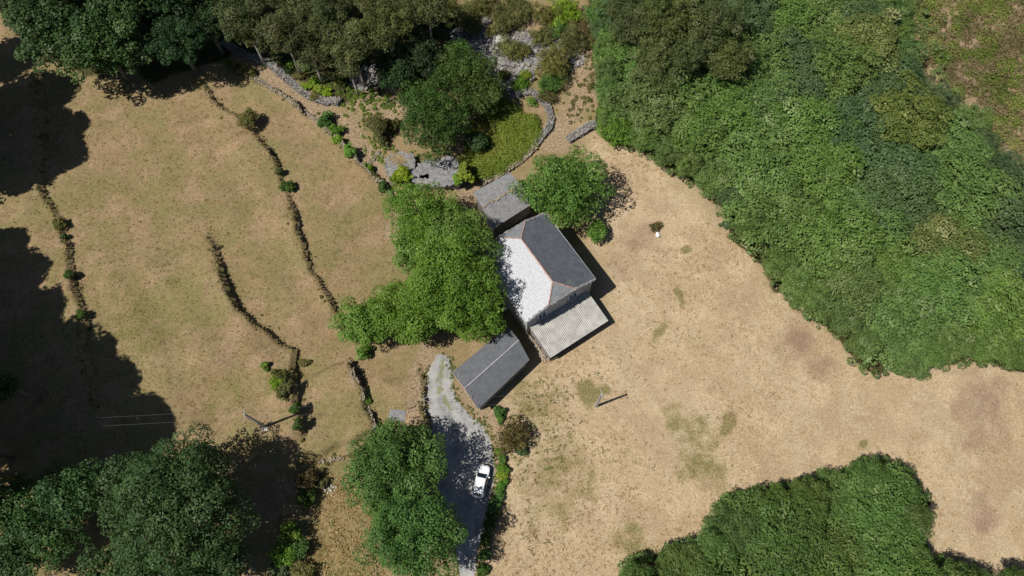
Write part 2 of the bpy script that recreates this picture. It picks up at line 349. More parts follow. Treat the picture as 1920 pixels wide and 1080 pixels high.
hthP = pw([(1690,-120),(1710,70),(1735,120),(1750,165),(1815,190),(1850,240),(1880,285),(1915,318),(1990,330),(2300,120),(2300,-120)], -2)
heathm = soft_poly(wx, wy, hthP, 1); soil = np.maximum(soil, heathm*.9); woodf = woodf*(1-heathm)
nx, ny = len(xs), len(ys)
idx = np.arange(nx*ny).reshape(ny, nx)
Fq = np.stack([idx[:-1,:-1], idx[:-1,1:], idx[1:,1:], idx[1:,:-1]], -1).reshape(-1, 4)
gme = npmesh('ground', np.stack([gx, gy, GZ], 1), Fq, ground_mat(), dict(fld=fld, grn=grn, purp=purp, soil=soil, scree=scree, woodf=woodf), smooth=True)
tag(link('ground', gme), 'dry straw coloured meadow terraced on the left', None, kind='structure')

# ---------------------------------------------------------------- gravel track
def resample(P, step):
    P = np.asarray(P, float); L = np.linalg.norm(np.diff(P, axis=0), axis=1); s = np.concatenate([[0], np.cumsum(L)])
    n = max(2, int(s[-1]/step)+1); q = np.linspace(0, s[-1], n)
    return np.stack([np.interp(q, s, P[:, k]) for k in range(P.shape[1])], 1)
def smooth_line(P, n):
    P = np.asarray(P, float)
    for _ in range(2): P = np.vstack([P[:1]]+[np.stack([.75*a+.25*b, .25*a+.75*b]) for a, b in zip(P[:-1], P[1:])]+[P[-1:]])
    L = np.linalg.norm(np.diff(P, axis=0), axis=1); s = np.concatenate([[0], np.cumsum(L)]); q = np.linspace(0, s[-1], n)
    return np.stack([np.interp(q, s, P[:, k]) for k in range(P.shape[1])], 1)
NR, NC = 150, 24
LE = smooth_line(pw([(820,664),(804,690),(797,720),(797,760),(803,800),(810,850),(817,900),(828,950),(843,1000),(858,1050),(868,1120)], .1), NR)
RE = smooth_line(pw([(842,668),(850,695),(849,725),(862,757),(888,782),(913,800),(925,830),(931,880),(926,920),(915,950),(905,1000),(893,1050),(888,1120)], .1), NR)
rv = []; ed = []; wd = []; tk = []
for i in range(NR):
    for j in range(NC+1):
        t = j/NC; p = LE[i]*(1-t)+RE[i]*t; wv = .25*math.sin(i*.9)+.2*math.sin(i*.37+2)
        if j in (0, NC): p = p+np.array([wv*(1 if j else -1)*.6, 0])
        rv.append((p[0], p[1])); ed.append(max(0, 1-min(t, 1-t)*4.5)); tk.append(math.exp(-((t-.28)/.09)**2)+math.exp(-((t-.66)/.09)**2)); wd.append(math.exp(-((t-.55)/.25)**2)*(.75 if i < 38 else .1))
rv = np.array(rv); ri = np.arange(NR*(NC+1)).reshape(NR, NC+1)
rz = gz(rv[:, 0], rv[:, 1])+.05
rz2 = rz.reshape(NR, NC+1); rz2[:, 0] -= .12; rz2[:, -1] -= .12
rf = np.stack([ri[:-1,:-1], ri[1:,:-1], ri[1:,1:], ri[:-1,1:]], -1).reshape(-1, 4)
tag(link('road', npmesh('road', np.column_stack([rv, rz2.ravel()]), rf, road_mat(), dict(edge=ed, weed=wd, track=tk), smooth=True)), 'grey gravel track ending beside the slate shed', None, kind='structure')

# ---------------------------------------------------------------- foliage
def unit(n):
    v = rng.normal(0, 1, (n, 3)); return v/np.linalg.norm(v, axis=1)[:, None]
def leaves_mesh(name, C, Rr, var, per, size, mat, aspect=.6, up=.5, squash=.8, shell=(.65, 1.05), stretch=None):
    """leaf-sized kites on the shells of the lobes C (n,3) with radii Rr and tone var"""
    C = np.asarray(C, float); Rr = np.asarray(Rr, float); n = len(C)
    cnt = np.maximum(6, (per*Rr**2/np.mean(Rr**2))).astype(int); I = np.repeat(np.arange(n), cnt); m = len(I)
    D = unit(m); D[:, 2] = np.abs(D[:, 2])*.9+D[:, 2]*.1+.0
    D[:, 2] -= .25*rng.random(m); D /= np.linalg.norm(D, axis=1)[:, None]
    rr = Rr[I]*rng.uniform(*shell, m)
    P = C[I]+D*rr[:, None]*np.array([1, 1, squash])
    N = D+unit(m)*.75; N[:, 2] += up; N /= np.linalg.norm(N, axis=1)[:, None]
    T = np.cross(N, unit(m)); T /= np.linalg.norm(T, axis=1)[:, None]
    if stretch is not None: T = T*.5+np.array(stretch); T -= N*np.sum(T*N, 1)[:, None]; T /= np.linalg.norm(T, axis=1)[:, None]
    B = np.cross(N, T); s = size*rng.uniform(.6, 1.35, m)[:, None]
    V = np.stack([P-T*s*.5, P+B*s*aspect*.5-T*s*.05, P+T*s*.5-N*s*.12, P-B*s*aspect*.5-T*s*.05], 1).reshape(-1, 3)
    Fc = np.arange(4*m).reshape(m, 4); vv = np.clip(np.asarray(var)[I]+rng.normal(0, .17, m), 0, 1)
    return npmesh(name, V, Fc, mat, dict(var=np.repeat(vv, 4)))
def crown_lobes(R, Rz, lr, seed, low=-.25, irr=.2, dens=1.0):
    r = np.random.default_rng(seed); n = int(dens*2.6*R*R*(.6+.7*Rz/R)/(lr*lr))
    k = np.arange(n)+.5; z = 1-k/n*(1-low); ph = k*2.399963+r.uniform(0, 6)
    rr = np.sqrt(np.maximum(0, 1-z*z)); ax = [r.uniform(0, 6.28) for _ in range(6)]
    f = 1+irr*(.5*np.sin(2*ph+ax[0])+.45*np.sin(3*ph+ax[1]+2*z)+.4*np.sin(5*ph+ax[2]-3*z))+r.normal(0, .05, n)
    U = np.stack([rr*np.cos(ph), rr*np.sin(ph), z], 1); nb = max(7, int(1.25*R*R/(lr*lr)*.55)); Bd = r.normal(0, 1, (nb, 3)); Bd[:, 2] = np.abs(Bd[:, 2])*1.0-.15; Bd /= np.linalg.norm(Bd, axis=1)[:, None]
    dm = np.sqrt(np.maximum(0, 2-2*(U@Bd.T).max(1))); f *= 1.07-.26*np.clip(dm/(1.7/math.sqrt(nb)*1.35), 0, 1.15)**2
    f *= 1-np.where(r.random(n) < .16, r.uniform(.1, .28, n), 0)
    D = np.stack([rr*np.cos(ph)*R, rr*np.sin(ph)*R, z*Rz], 1)*f[:, None]*(1-lr/R*.6)
    D += r.normal(0, lr*.22, D.shape)
    inner = np.vstack([D[r.random(n) < .55]*.66, D[r.random(n) < .25]*.35])
    C = np.vstack([D, inner]); Rr = lr*r.uniform(.65, 1.3, len(C))
    return C, Rr, np.clip(r.normal(.45, .2, len(C)), 0, 1)
def crown_mesh(name, R, Rz, lr, seed, mat, size=.34, per=95, **kw):
    lk = {k: kw.pop(k) for k in ('low', 'irr', 'dens') if k in kw}
    C, Rr, v = crown_lobes(R, Rz, lr, seed, **lk); return leaves_mesh(name, C, Rr, v, per, size, mat, **kw), C
def trunk_mesh(h, r, C, seed, mat, limbs=6, lean=0):
    rd = random.Random(seed); m = MB(); top = (rd.uniform(-.4, .4)+lean, rd.uniform(-.4, .4), h)
    m.tube([(0, 0, -.4), (top[0]*.1, 0, h*.3), (top[0]*.5, top[1]*.4, h*.7), top], [r*1.35, r, r*.8, r*.45], 8)
    for i in range(min(limbs, len(C))):
        c = C[rd.randrange(len(C))]; q = (c[0]*.5, c[1]*.5, h*.72+(c[2]+h-h*.72)*.45)
        m.tube([(top[0]*.5, top[1]*.4, h*.62), q, (c[0]*.93, c[1]*.93, h+c[2]*.9)], [r*.5, r*.32, r*.1], 5)
    return m.mesh('trunk', mat, True)
VAR = {}
def variant(kind, R, Rz, hc, lr, seed, size, per, limbs=6, tr=.22, bk=None, **kw):
    """cached crown+trunk meshes; hc = height of crown centre"""
    key = (kind, round(R, 2), round(Rz, 2), seed)
    if key not in VAR:
        me, C = crown_mesh('crown', R, Rz, lr, seed, LM[kind], size, per, **kw)
        me.transform(Matrix.Translation((0, 0, hc)))
        VAR[key] = (me, trunk_mesh(hc, tr, C, seed, bk or bark, limbs))
    return VAR[key]
def plant_at(name, meshes, x, y, label, cat, group=None, rot=0, sc=1, szf=1, sink=.05):
    r = empty(name, (x, y, g1(x, y)-sink), rot); r.scale = (sc, sc, sc*szf)
    link('crown', meshes[0], r); link('trunk', meshes[1], r)
    return tag(r, label, cat, group)
def T(px, py, rpx, hc, kind, label, cat='tree', name='broadleaf_tree', flat=.75, lr=1.1, size=.34, per=90, seed=None, group=None, tr=.28, bk=None, limbs=7, **kw):
    """a tree whose crown centre is seen at the pixel; rpx crown radius in photo pixels, hc height of its crown centre"""
    x, y, z = G(px, py, hc); depth = (H-z-hc)*math.cos(TILT)+y*math.sin(TILT); Rm = rpx*depth/F
    seed = seed or int(px*3+py)
    ms = variant(kind, Rm, Rm*flat, hc, lr, seed, size, per, tr=tr, bk=bk, limbs=limbs, **kw)
    return plant_at(name, ms, x, y, label, cat, group)
def fan(name, meshes, n): return meshes
# --- the chestnuts beside the house
T(800,416,72,6.0,'chest','bright green chestnut crown reaching over the ivy-covered stone ruin', name='chestnut_tree', lr=1.15, per=176, size=.27)
T(862,455,66,8.0,'chest','bright green chestnut crown shading the upper end of the white roof', name='chestnut_tree', lr=1.1, per=176, size=.27)
T(852,535,92,9.0,'chest','largest bright green chestnut crown, beside the middle of the white roof', name='chestnut_tree', lr=1.2, per=192, size=.27)
T(897,592,54,5.5,'chest','small bright green chestnut crown above the top edge of the slate shed roof', name='chestnut_tree', lr=1.0, per=176, size=.27)
T(775,475,42,5.0,'chest','low bright green chestnut crown on the meadow side of the house trees', name='chestnut_tree', lr=1.0, per=176, size=.27)
T(765,592,68,4.5,'chest','bright green chestnut crown just above the top end of the gravel track', name='chestnut_tree', lr=1.05, per=168, size=.27, irr=.28)
T(688,606,52,3.6,'chest','outermost chestnut crown on the meadow left of the gravel track', name='chestnut_tree', lr=.95, per=160, size=.27, irr=.3)
T(1058,355,82,4.6,'walnut','round fresh green walnut crown between the stone barn and the dry field', name='walnut_tree', lr=1.15, per=125, size=.3, flat=.7)
T(1118,435,20,1.6,'walnut','small green sapling at the foot of the walnut tree beside the house', name='sapling', lr=.6, per=70, size=.28)
# --- trees by the track
T(738,878,88,6.0,'car','tall clear green tree left of the parked white car', lr=1.1, per=192, size=.27)
T(722,830,34,5.0,'car','narrow green tree tip reaching up toward the track above the tall green tree', lr=.9, per=100)
T(795,868,26,4.5,'car','green crown leaning over the track towards the white car', lr=1.0, per=100, irr=.35)
T(783,1010,88,7.6,'car','tall clear green tree at the bottom edge beside the shaded track', lr=1.15, per=192, size=.27)
T(745,960,52,6.0,'car','green crown filling the gap between the two tall trees beside the track', lr=1.0, per=176, size=.27)
# --- bottom left
T(330,948,128,8.4,'dark','huge round dark green tree, the broadest crown at the lower left', lr=1.3, per=230, size=.29, flat=.85, seed=51, irr=.08)
T(135,925,66,7.5,'dark','dark green tree just left of the huge round tree', lr=1.2, per=130, size=.31)
T(45,960,72,7.0,'dark','dark blue green tree at the left edge near the bottom corner', lr=1.2, per=130, size=.31)
T(100,1010,55,6.0,'dark','low dark green tree in front of the bottom left trees', lr=1.1, per=120, size=.31)
T(8,725,34,7.0,'dark','dark green crown half out of frame halfway down the left edge', lr=1.0, per=110)
T(25,1050,52,5.5,'dark','dark green tree in the bottom left corner', lr=1.1, per=180, size=.3)
T(240,1075,70,5.0,'dark','dark green tree cut by the bottom edge under the huge round tree', lr=1.1, per=120)
T(410,1055,58,5.0,'dark','dark green tree low at the right foot of the huge round tree', lr=1.1, per=120)
# --- top left mass
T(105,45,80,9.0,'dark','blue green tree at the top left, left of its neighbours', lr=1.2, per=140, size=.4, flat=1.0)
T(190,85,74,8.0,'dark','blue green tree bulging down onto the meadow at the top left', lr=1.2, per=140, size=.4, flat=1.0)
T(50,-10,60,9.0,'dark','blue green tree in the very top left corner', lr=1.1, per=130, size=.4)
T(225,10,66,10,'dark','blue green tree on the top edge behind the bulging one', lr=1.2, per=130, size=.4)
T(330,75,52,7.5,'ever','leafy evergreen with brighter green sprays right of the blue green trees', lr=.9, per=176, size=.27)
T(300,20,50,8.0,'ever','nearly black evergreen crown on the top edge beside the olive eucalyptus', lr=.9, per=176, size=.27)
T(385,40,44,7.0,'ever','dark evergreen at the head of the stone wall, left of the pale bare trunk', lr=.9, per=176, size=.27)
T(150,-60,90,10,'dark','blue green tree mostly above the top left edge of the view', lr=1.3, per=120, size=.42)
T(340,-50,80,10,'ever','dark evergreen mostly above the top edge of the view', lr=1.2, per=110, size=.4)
# --- eucalyptus (wispy, pale trunks)
EU = [(455,35,44,9),(530,60,50,10),(600,30,52,11),(580,92,36,8),(660,85,46,10),(725,50,48,10),(655,125,30,7),(468,62,28,7),(700,-20,60,11),(540,-30,60,11),(800,10,50,9)]
EUL = ['left end of the grove beside the pale leaning trunk','above the yellow ferns','top edge in the middle of the grove','lower edge just above the long stone wall','right half of the grove, above the rubble heap','right end of the grove near the dark green oak','lowest tip of the grove, over the bare soil','lower left of the grove over the wall head','mostly beyond the top edge, right half','mostly beyond the top edge, left half','top edge beside the broom scrub']
for (px, py, r, h), w in zip(EU, EUL):
    T(px, py, r, h, 'euca', 'wispy eucalyptus '+w, name='eucalyptus_tree', lr=.85, per=105, size=.32, aspect=.42, flat=.9, dens=.8, bk=barkpale, tr=.17, limbs=7, irr=.3, group='eucalyptus grove at the top left', squash=1.0)
EU2 = [(1190,55,48,8,'its left end beside the dirt path'),(1250,45,54,10,'its top, behind the pale trunks'),(1330,50,52,10,'its top right'),(1225,125,48,8,'its lower left'),(1290,110,42,9,'its middle'),(1365,115,44,9,'its right edge against the green wood'),(1270,-40,66,10,'its back, beyond the top edge'),(1165,15,34,7,'its upper left corner')]
for px, py, r, h, w in EU2:
    T(px, py, r, h, 'euca', 'brown green eucalyptus of the right hand clump, '+w.replace('its ','at its '), name='eucalyptus_tree', lr=.85, per=115, size=.32, aspect=.42, flat=.9, dens=.85, bk=barkpale, tr=.2, limbs=8, irr=.3, group='eucalyptus clump right of the path', squash=1.0)
# --- oaks above the ruin
T(812,222,72,5.0,'oak','dense dark green oak directly above the stone ruin', name='oak_tree', lr=.8, per=80, size=.26)
T(872,140,56,5.0,'oak','mid green oak at the lower left edge of the scree', name='oak_tree', lr=.85, per=80, size=.28)
T(905,180,42,4.0,'oak','shaded oak behind the curved stone wall', name='oak_tree', lr=.8, per=80, size=.28)
T(862,100,26,4.0,'car','light green crown at the scree edge, topmost of the oaks', name='oak_tree', lr=.7, per=80, size=.28)
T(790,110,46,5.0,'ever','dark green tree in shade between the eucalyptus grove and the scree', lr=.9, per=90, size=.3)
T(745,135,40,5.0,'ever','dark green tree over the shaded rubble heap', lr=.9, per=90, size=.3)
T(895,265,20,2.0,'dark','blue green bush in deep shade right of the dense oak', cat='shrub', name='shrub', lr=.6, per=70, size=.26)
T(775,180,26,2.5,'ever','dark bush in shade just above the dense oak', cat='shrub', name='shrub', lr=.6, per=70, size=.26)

# --- the wood on the right
wood_meshes = {}
def wvar(kind, i):
    if (kind, i) not in wood_meshes:
        R = 3.6; me, C = crown_mesh('crown', R, R*1.12, .78, 900+i*13+len(kind), LM[kind], .22, 135, irr=.26, low=-.05)
        hc = 4.2; me.transform(Matrix.Translation((0, 0, hc))); wood_meshes[(kind, i)] = (me, trunk_mesh(hc, .18, C, i, bark, 4))
    return wood_meshes[(kind, i)]
def topix(x, y, z):
    Z = z-H; yc = y*math.cos(TILT)+Z*math.sin(TILT); zc = -y*math.sin(TILT)+Z*math.cos(TILT); return 960+F*x/-zc, 540-F*yc/-zc
def gridfill(P, edge_r, spacing, seed, inner_off=.0):
    rd = random.Random(seed); pts = []
    Pc = np.vstack([P, P[:1]]); E = resample(Pc, spacing*.62)
    for a, b in zip(E[:-1], E[1:]):          # ring of edge trees just inside
        d = b-a; n = np.array([-d[1], d[0]]); n = n/(np.linalg.norm(n)+1e-6); m = (a+b)/2
        r = edge_r*rd.uniform(.7, 1.1)
        for s in (1, -1):
            q = m+n*s*r*.9
            if inpoly(q[0:1], q[1:2], P)[0]:
                if all(math.hypot(q[0]-p[0], q[1]-p[1]) > r*1.15 for p in pts): pts.append((q[0], q[1], r, 1))
                break
    x0, y0 = P.min(0); x1, y1 = P.max(0)
    for _ in range(9000):
        x, y = rd.uniform(x0, x1), rd.uniform(y0, y1)
        if not inpoly(np.array([x]), np.array([y]), P)[0]: continue
        d = seg_dist(np.array([x]), np.array([y]), Pc)[0][0]
        if d < spacing*.55: continue
        if all(math.hypot(x-p[0], y-p[1]) > (spacing*.92 if p[3] == 0 else spacing*.62) for p in pts): pts.append((x, y, spacing*.78*rd.uniform(.9, 1.2), 0))
    return pts
def ordinal(n):
    w = ['first','second','third','fourth','fifth','sixth','seventh','eighth','ninth','tenth','eleventh','twelfth','thirteenth','fourteenth','fifteenth','sixteenth','seventeenth','eighteenth','nineteenth','twentieth']
    if n <= 20: return w[n-1]
    t = {2: 'twenty', 3: 'thirty', 4: 'forty', 5: 'fifty'}[n//10]
    return t+'-'+w[n % 10-1] if n % 10 else {30: 'thirtieth', 40: 'fortieth', 50: 'fiftieth'}[n]
FW = pw(FOREST, 2.5)
fpts = gridfill(FW, 2.4, 6.2, 3)
edges = []; rest = []; FIELD_EDGE = pw([p for p in FOREST[3:33]], 2.5)
YEL = [(1790,470,75),(1730,470,40),(1700,250,45),(1600,90,30),(1640,190,30)]
DRK = [(1700,400,80),(1600,200,70),(1900,400,90),(1530,190,40),(1560,420,30),(1870,250,50)]
for (x, y, r, e) in sorted(fpts, key=lambda p: (p[3] == 0, p[0])):
    px, py = topix(x, y, g1(x, y)+4)
    if px > 2080 or py < -130: continue
    rd = random.Random(int(x*97+y*31)); kind = 'wood'
    if any(math.hypot(px-a, py-b) < c*.8 for a, b, c in YEL): kind = 'woodyellow'
    elif any(math.hypot(px-a, py-b) < c for a, b, c in DRK): kind = 'woodgrey'
    elif py < 230 and rd.random() < .25: kind = 'woodgrey'
    elif rd.random() < .08: kind = 'woodgrey'
    i = rd.randrange(5 if kind == 'wood' else 3); sc = r/3.6*1.18
    o = plant_at('woodland_tree', wvar(kind, i), x, y, None, 'tree', 'trees packed in the wood on the right', rd.uniform(0, 6.28), sc, (.85 if e else 1.1)*rd.uniform(.82, 1.2)/max(sc, .55)*.85)
    vis = -30 < px < 1950 and py > -30
    onfield = e and py > 130+(px-1115)*.62 and px < 1960
    if onfield:
        edges.append(o)
    else:
        o['label'] = 'x'; look = dict(wood='mid green', woodyellow='yellowish blossoming', woodgrey='greyish darker')[kind]
        rest.append((int(seg_dist(np.array([x]), np.array([y]), FIELD_EDGE)[0][0]/4.6)+1, px, look, o))
for i, o in enumerate(sorted(edges, key=lambda o: topix(o.location.x, o.location.y, 3)[0])):
    o['label'] = ordinal(i+1)+' crown from the left along the edge of the wood facing the dry field'
rowc = {}
for row, px, look, o in sorted(rest, key=lambda q_: (q_[0], q_[1])):
    rowc[row] = rowc.get(row, 0)+1
    o['label'] = look+' crown, '+ordinal(rowc[row])+' from left in row '+ordinal(min(row, 50))+' behind the field edge'
T(1156,242,35,2.0,'bright','rounded bright green bush at the left end of the wood by the short stone wall', cat='shrub', name='shrub', lr=.75, per=90, size=.27, flat=.8)
# --- bottom right wood
BW = pw(BOTR, 3.5)
def bvar(i):
    if ('b', i) not in wood_meshes:
        R = 3.8; me, C = crown_mesh('crown', R, R*1.1, .72, 700+i*17, LM['bottom'], .22, 105, irr=.2, low=-.15)
        me.transform(Matrix.Translation((0, 0, 4.8))); wood_meshes[('b', i)] = (me, trunk_mesh(4.8, .2, C, i, bark, 4))
    return wood_meshes[('b', i)]
bed = []; binn = []
for (x, y, r, e) in gridfill(BW, 2.4, 6.0, 5):
    px, py = topix(x, y, g1(x, y)+4)
    if py > 1230: continue
    rd = random.Random(int(x*57+y*11)); sc = r/3.8*1.18
    o = plant_at('thicket_tree', bvar(rd.randrange(4)), x, y, 'dense green crown inside the thicket at the lower right', 'tree', 'trees of the lower right thicket', rd.uniform(0, 6.28), sc, rd.uniform(.9, 1.15)/max(sc, .6)*.85)
    (bed if e and py < 1080 else binn).append(o)
for i, o in enumerate(sorted(bed, key=lambda o: o.location.x)):
    o['label'] = ordinal(i+1)+' crown from the left along the upper edge of the lower right thicket'
for i, o in enumerate(sorted(binn, key=lambda o: o.location.x)):
    o['label'] = 'dense green crown inside the lower right thicket, '+ordinal(i+1)+' counted from the left'
T(1408,955,44,4.0,'bottom','round green crown filling the upper left part of the lower right thicket', lr=.7, per=70, size=.27)
T(1700,960,34,3.5,'bottom','round green bush crown at the right shoulder of the lower right thicket', lr=.7, per=60, size=.27)
T(1722,1030,20,1.5,'lime','yellow lime bush on the right side of the lower right thicket', cat='shrub', name='shrub', lr=.6, per=70, size=.26)
# --- tall trees just beyond the left of the frame, whose shadows fall on the meadow
def conifer(tx, ty, h, R, n_):
    """tall tree beyond the frame whose shadow tip falls where the photograph shows it"""
    x, y, z = G(tx, ty); k_ = h/math.tan(R_(SUN_EL)); x -= k_*math.cos(_a); y -= k_*math.sin(_a)
    sd = int(abs(tx*7+ty)); r = np.random.default_rng(sd); n = 190
    t = r.random(n)**.85; rad = R*.95*np.sqrt(1-t**1.7)*r.uniform(.35, 1.08, n); a = r.uniform(0, 6.28, n)
    C = np.stack([rad*np.cos(a), rad*np.sin(a), h*(.42+.56*t)], 1)
    me = leaves_mesh('crown', C, r.uniform(.45, 1.25, n), r.uniform(.1, .9, n), 70, .5, LM['ever'], squash=.5)
    m = MB(); m.tube([(0, 0, -.5), (0, 0, h*.6), (0, 0, h*.97)], [.35, .2, .04], 8)
    plant_at('conifer', (me, m.mesh('trunk', bark, True)), x, y, ordinal(n_)+' from the top of the tall conifers shading the left meadow', 'tree', 'tall conifers beyond the left edge')
TIPS = [(60,95,20,4.5),(120,165,22,4.5),(142,235,22,4.5),(140,285,23,4.5),(95,315,21,4),(20,200,22,5),(20,285,21,4.5),(-60,250,24,6),
   (40,455,22,4.5),(75,500,23,4.5),(112,560,25,4.5),(60,580,24,5),(150,622,26,4.8),(200,660,27,5),(245,705,27,5),(298,765,28,5),(312,800,28,4.8),(120,700,27,5),(180,760,28,5.5),(240,820,28,5.5),(10,660,26,5.5),(50,760,28,6),(-30,560,24,5)]
TIPS += [(q[0]-22, q[1]+24, q[2]-1, q[3]*.85) for q in TIPS if q[0] > 30 and q[0] != 298 and not 240 < q[1] < 440]
for i, (tx, ty, h, R) in enumerate(sorted(TIPS, key=lambda q: q[1])):
    conifer(tx, ty, h, R, i+1)

# ---------------------------------------------------------------- shrubs
def shrub(px, py, rpx, kind, label, name='shrub', hc=None, flat=.8, lr=None, size=.22, per=60, **kw):
    rm = rpx/13.; hc = hc if hc is not None else rm*.55
    return T(px, py, rpx, hc, kind, label, 'shrub', name, flat, lr or max(.28, rm*.3), size, per, tr=.06, limbs=4, **{**dict(irr=.5), **kw})
shrub(467,222,18,'broom','round olive broom bush standing alone on the terrace edge', hc=1.7)
shrub(522,320,7,'broom','tiny olive bush growing in the terrace wall below the round broom bush')
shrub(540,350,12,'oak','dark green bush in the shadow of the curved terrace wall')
shrub(612,228,15,'car','green bush on the middle stone wall, highest of the row')
shrub(628,245,13,'bright','bright green bush on the wall, second of the row from the top')
shrub(655,284,12,'bright','lime tinted round bush on the wall beside the lane')
shrub(632,262,8,'lime','small lime bush on the wall between the bright bushes')
shrub(690,318,10,'bright','small bright bush near the ruin, on the meadow wall')
shrub(704,335,9,'broom','olive bush on the meadow wall left of the ruin')
shrub(718,352,9,'oak','small dark bush at the lower end of the meadow wall')
shrub(738,378,9,'oak','dark green bush where the meadow wall meets the chestnuts')
shrub(706,235,21,'broom','larger olive broom at the left foot of the dense oak', hc=2.)
shrub(716,262,14,'broom','smaller olive broom below the larger one by the lane')
shrub(735,235,14,'broom','olive broom pressed against the dense oak')
for q in [(425,116,8,'bright','first small green clump on the wall head at the forest shade'),(440,123,9,'broom','olive clump on the wall head'),(455,130,10,'broom','middle olive clump on the wall head'),(473,137,9,'broom','last olive clump on the wall head before the bare stones'),
          (548,120,9,'lime','yellow fern clump beside the long wall, nearest the eucalyptus'),(572,127,8,'bright','bright fern clump beside the long wall'),(588,152,9,'lime','yellow fern clump right of the long wall'),(578,160,10,'lime','yellow fern clump touching the long wall stones'),(598,166,10,'lime','yellow fern clump between wall and soil'),(612,172,9,'lime','yellow fern clump nearest the rubble heap'),(562,143,8,'broom','olive fern clump behind the long wall'),(568,125,10,'car','blue green fern clump in eucalyptus shade'),
          (590,180,10,'broom','olive clump at the lower end of the long wall')]:
    shrub(*q, name='fern_clump', flat=.5)
shrub(756,328,16,'lime','lime green ivy bush covering the left end of the ruin', hc=1.6)
shrub(742,334,9,'bright','small bright ivy bush at the corner of the left ruin slab', hc=1.2)
for q in [(868,318,11,'lime','yellow green ivy on the right end of the ruin roof'),(872,332,12,'lime','larger yellow green ivy on the right end of the ruin roof'),(858,336,9,'lime','small yellow green ivy at the lower edge of the ruin roof')]:
    shrub(*q, name='ivy', hc=2.4)
shrub(497,686,8,'bright','small green bush above the bank of the middle terrace')
shrub(520,705,16,'broom','olive green bush on the bank of the middle terrace', flat=.55)
shrub(532,730,15,'broom','second olive bush lower on the middle terrace bank', flat=.55)
shrub(520,718,12,'bright','bright bush among the olive bushes of the terrace bank', flat=.5)
shrub(556,770,9,'oak','green bush by the pole shadow on the terrace bank', flat=.6)
shrub(563,800,9,'oak','dark green bush at the lower end of the terrace bank', flat=.6)
shrub(570,680,8,'broom','small olive bush in the hollow right of the terrace bank', flat=.6)
shrub(110,418,11,'broom','brownish olive bush on the far left terrace wall', flat=.6)
shrub(120,445,8,'oak','dark bush in the shade of the far left terrace wall', flat=.6)
shrub(134,520,9,'oak','dark bush halfway down the far left terrace wall', flat=.5)
shrub(150,590,8,'oak','dark bush low on the far left terrace wall', flat=.5)
shrub(688,752,7,'walnut','pale green clump on the terrace wall beside the track')
shrub(683,660,14,'walnut','bright low bush hanging off the outermost chestnut')
shrub(577,900,18,'brown','brown olive bush at the right edge of the huge tree shadow', hc=1.4)
shrub(572,932,18,'oak','dark green bush below the brown olive bush', hc=1.2)
shrub(602,905,11,'broom','olive bush beside the white stones')
shrub(545,998,17,'bright','bright green bush, upper of two left of the bottom meadow', hc=1.6)
shrub(530,1040,22,'bright','bright green bush, lower of two left of the bottom meadow', hc=1.6)
shrub(560,1030,17,'car','mid green bush beside the two bright green bushes', hc=1.3)
shrub(520,1072,18,'woodgrey','pale grey green bush at the bottom edge', hc=1.0)
shrub(570,1075,22,'broom','low olive bush at the bottom edge', flat=.5)
shrub(962,820,31,'brown','rounded brown bush between the track and the dry field', hc=1.7, lr=.55)
shrub(978,846,9,'dark','small dark blue green bush at the foot of the brown bush')
shrub(934,772,11,'car','green bush at the lower corner of the slate shed')
shrub(938,785,8,'walnut','smaller green bush below the one at the shed corner')
for i, q in enumerate([(937,848,8,'bright'),(942,862,9,'walnut'),(943,878,10,'bright'),(942,893,10,'lime'),(941,908,9,'bright'),(936,922,9,'walnut'),(930,938,11,'car'),(926,953,11,'car'),(924,968,10,'oak'),(918,985,10,'oak'),(912,1010,10,'oak'),(908,1040,11,'car'),(905,1070,11,'oak')]):
    shrub(*q, ordinal(i+1)+' clump from the top in the green hedge row right of the track', name='hedge_clump', flat=.7, group='hedge along the right side of the track')
shrub(1230,424,10,'brown','thin dry bush beside the white stone in the field', flat=.4, per=25)
shrub(1362,422,9,'woodgrey','small outlying bush near the grey dead branches')
shrub(1385,432,7,'wood','tiny green bush between the outlying bush and the wood')
# scrub around the scree
for q in [(840,20,26,'broom','broom bush at the top beside the eucalyptus grove'),(875,30,26,'broom','broom bush on the upper left of the scree'),(905,12,24,'broom','broom bush on the top edge above the scree'),(890,55,14,'broom','small broom bush at the left of the scree'),(930,20,20,'broom','dense broom bush on the top edge'),
          (948,45,24,'broom','broom bush bordering the top of the scree'),(978,25,24,'broom','broom bush left of the top clearing'),(966,8,18,'broom','broom bush cut by the top edge'),(1022,30,24,'broom','broom bush right of the top clearing'),(1018,70,22,'broom','broom bush above the right of the scree'),(921,59,13,'broom','small round broom bush on the stones'),
          (958,92,24,'broom','broom bush in the middle of the scree'),(978,98,18,'broom','second broom bush in the middle of the scree'),(1075,75,30,'broom','broad broom bush at the head of the dirt path'),(1050,60,18,'car','green bush behind the broad broom bush'),(1040,122,36,'broom','big rounded broom bush left of the dirt path'),
          (1060,20,26,'lime','lime green tree shrub on the top edge'),(1048,45,18,'lime','lime green shrub below the one on the top edge'),(1032,158,24,'car','green bush below the big rounded broom'),(1025,182,17,'broom','low olive bush just outside the curved wall'),(985,145,13,'lime','bright yellow lime bush on the lower scree edge'),
          (975,158,16,'bright','green fern bush under the yellow lime bush'),(943,142,13,'broom','small broom bush at the lower scree corner'),(997,190,10,'walnut','small green bush inside the curved wall'),(1110,75,15,'broom','yellowish broom right of the path head'),(1100,50,14,'brown','brown broom above the path head'),(1120,30,26,'car','green bush between path and eucalyptus clump'),
          (1110,160,9,'broom','small olive bush on the right side of the path'),(878,55,6,'lime','tiny yellow bush on the left of the scree')]:
    shrub(*q, hc=q[2]/13*.5, lr=.5, per=55, size=.2)
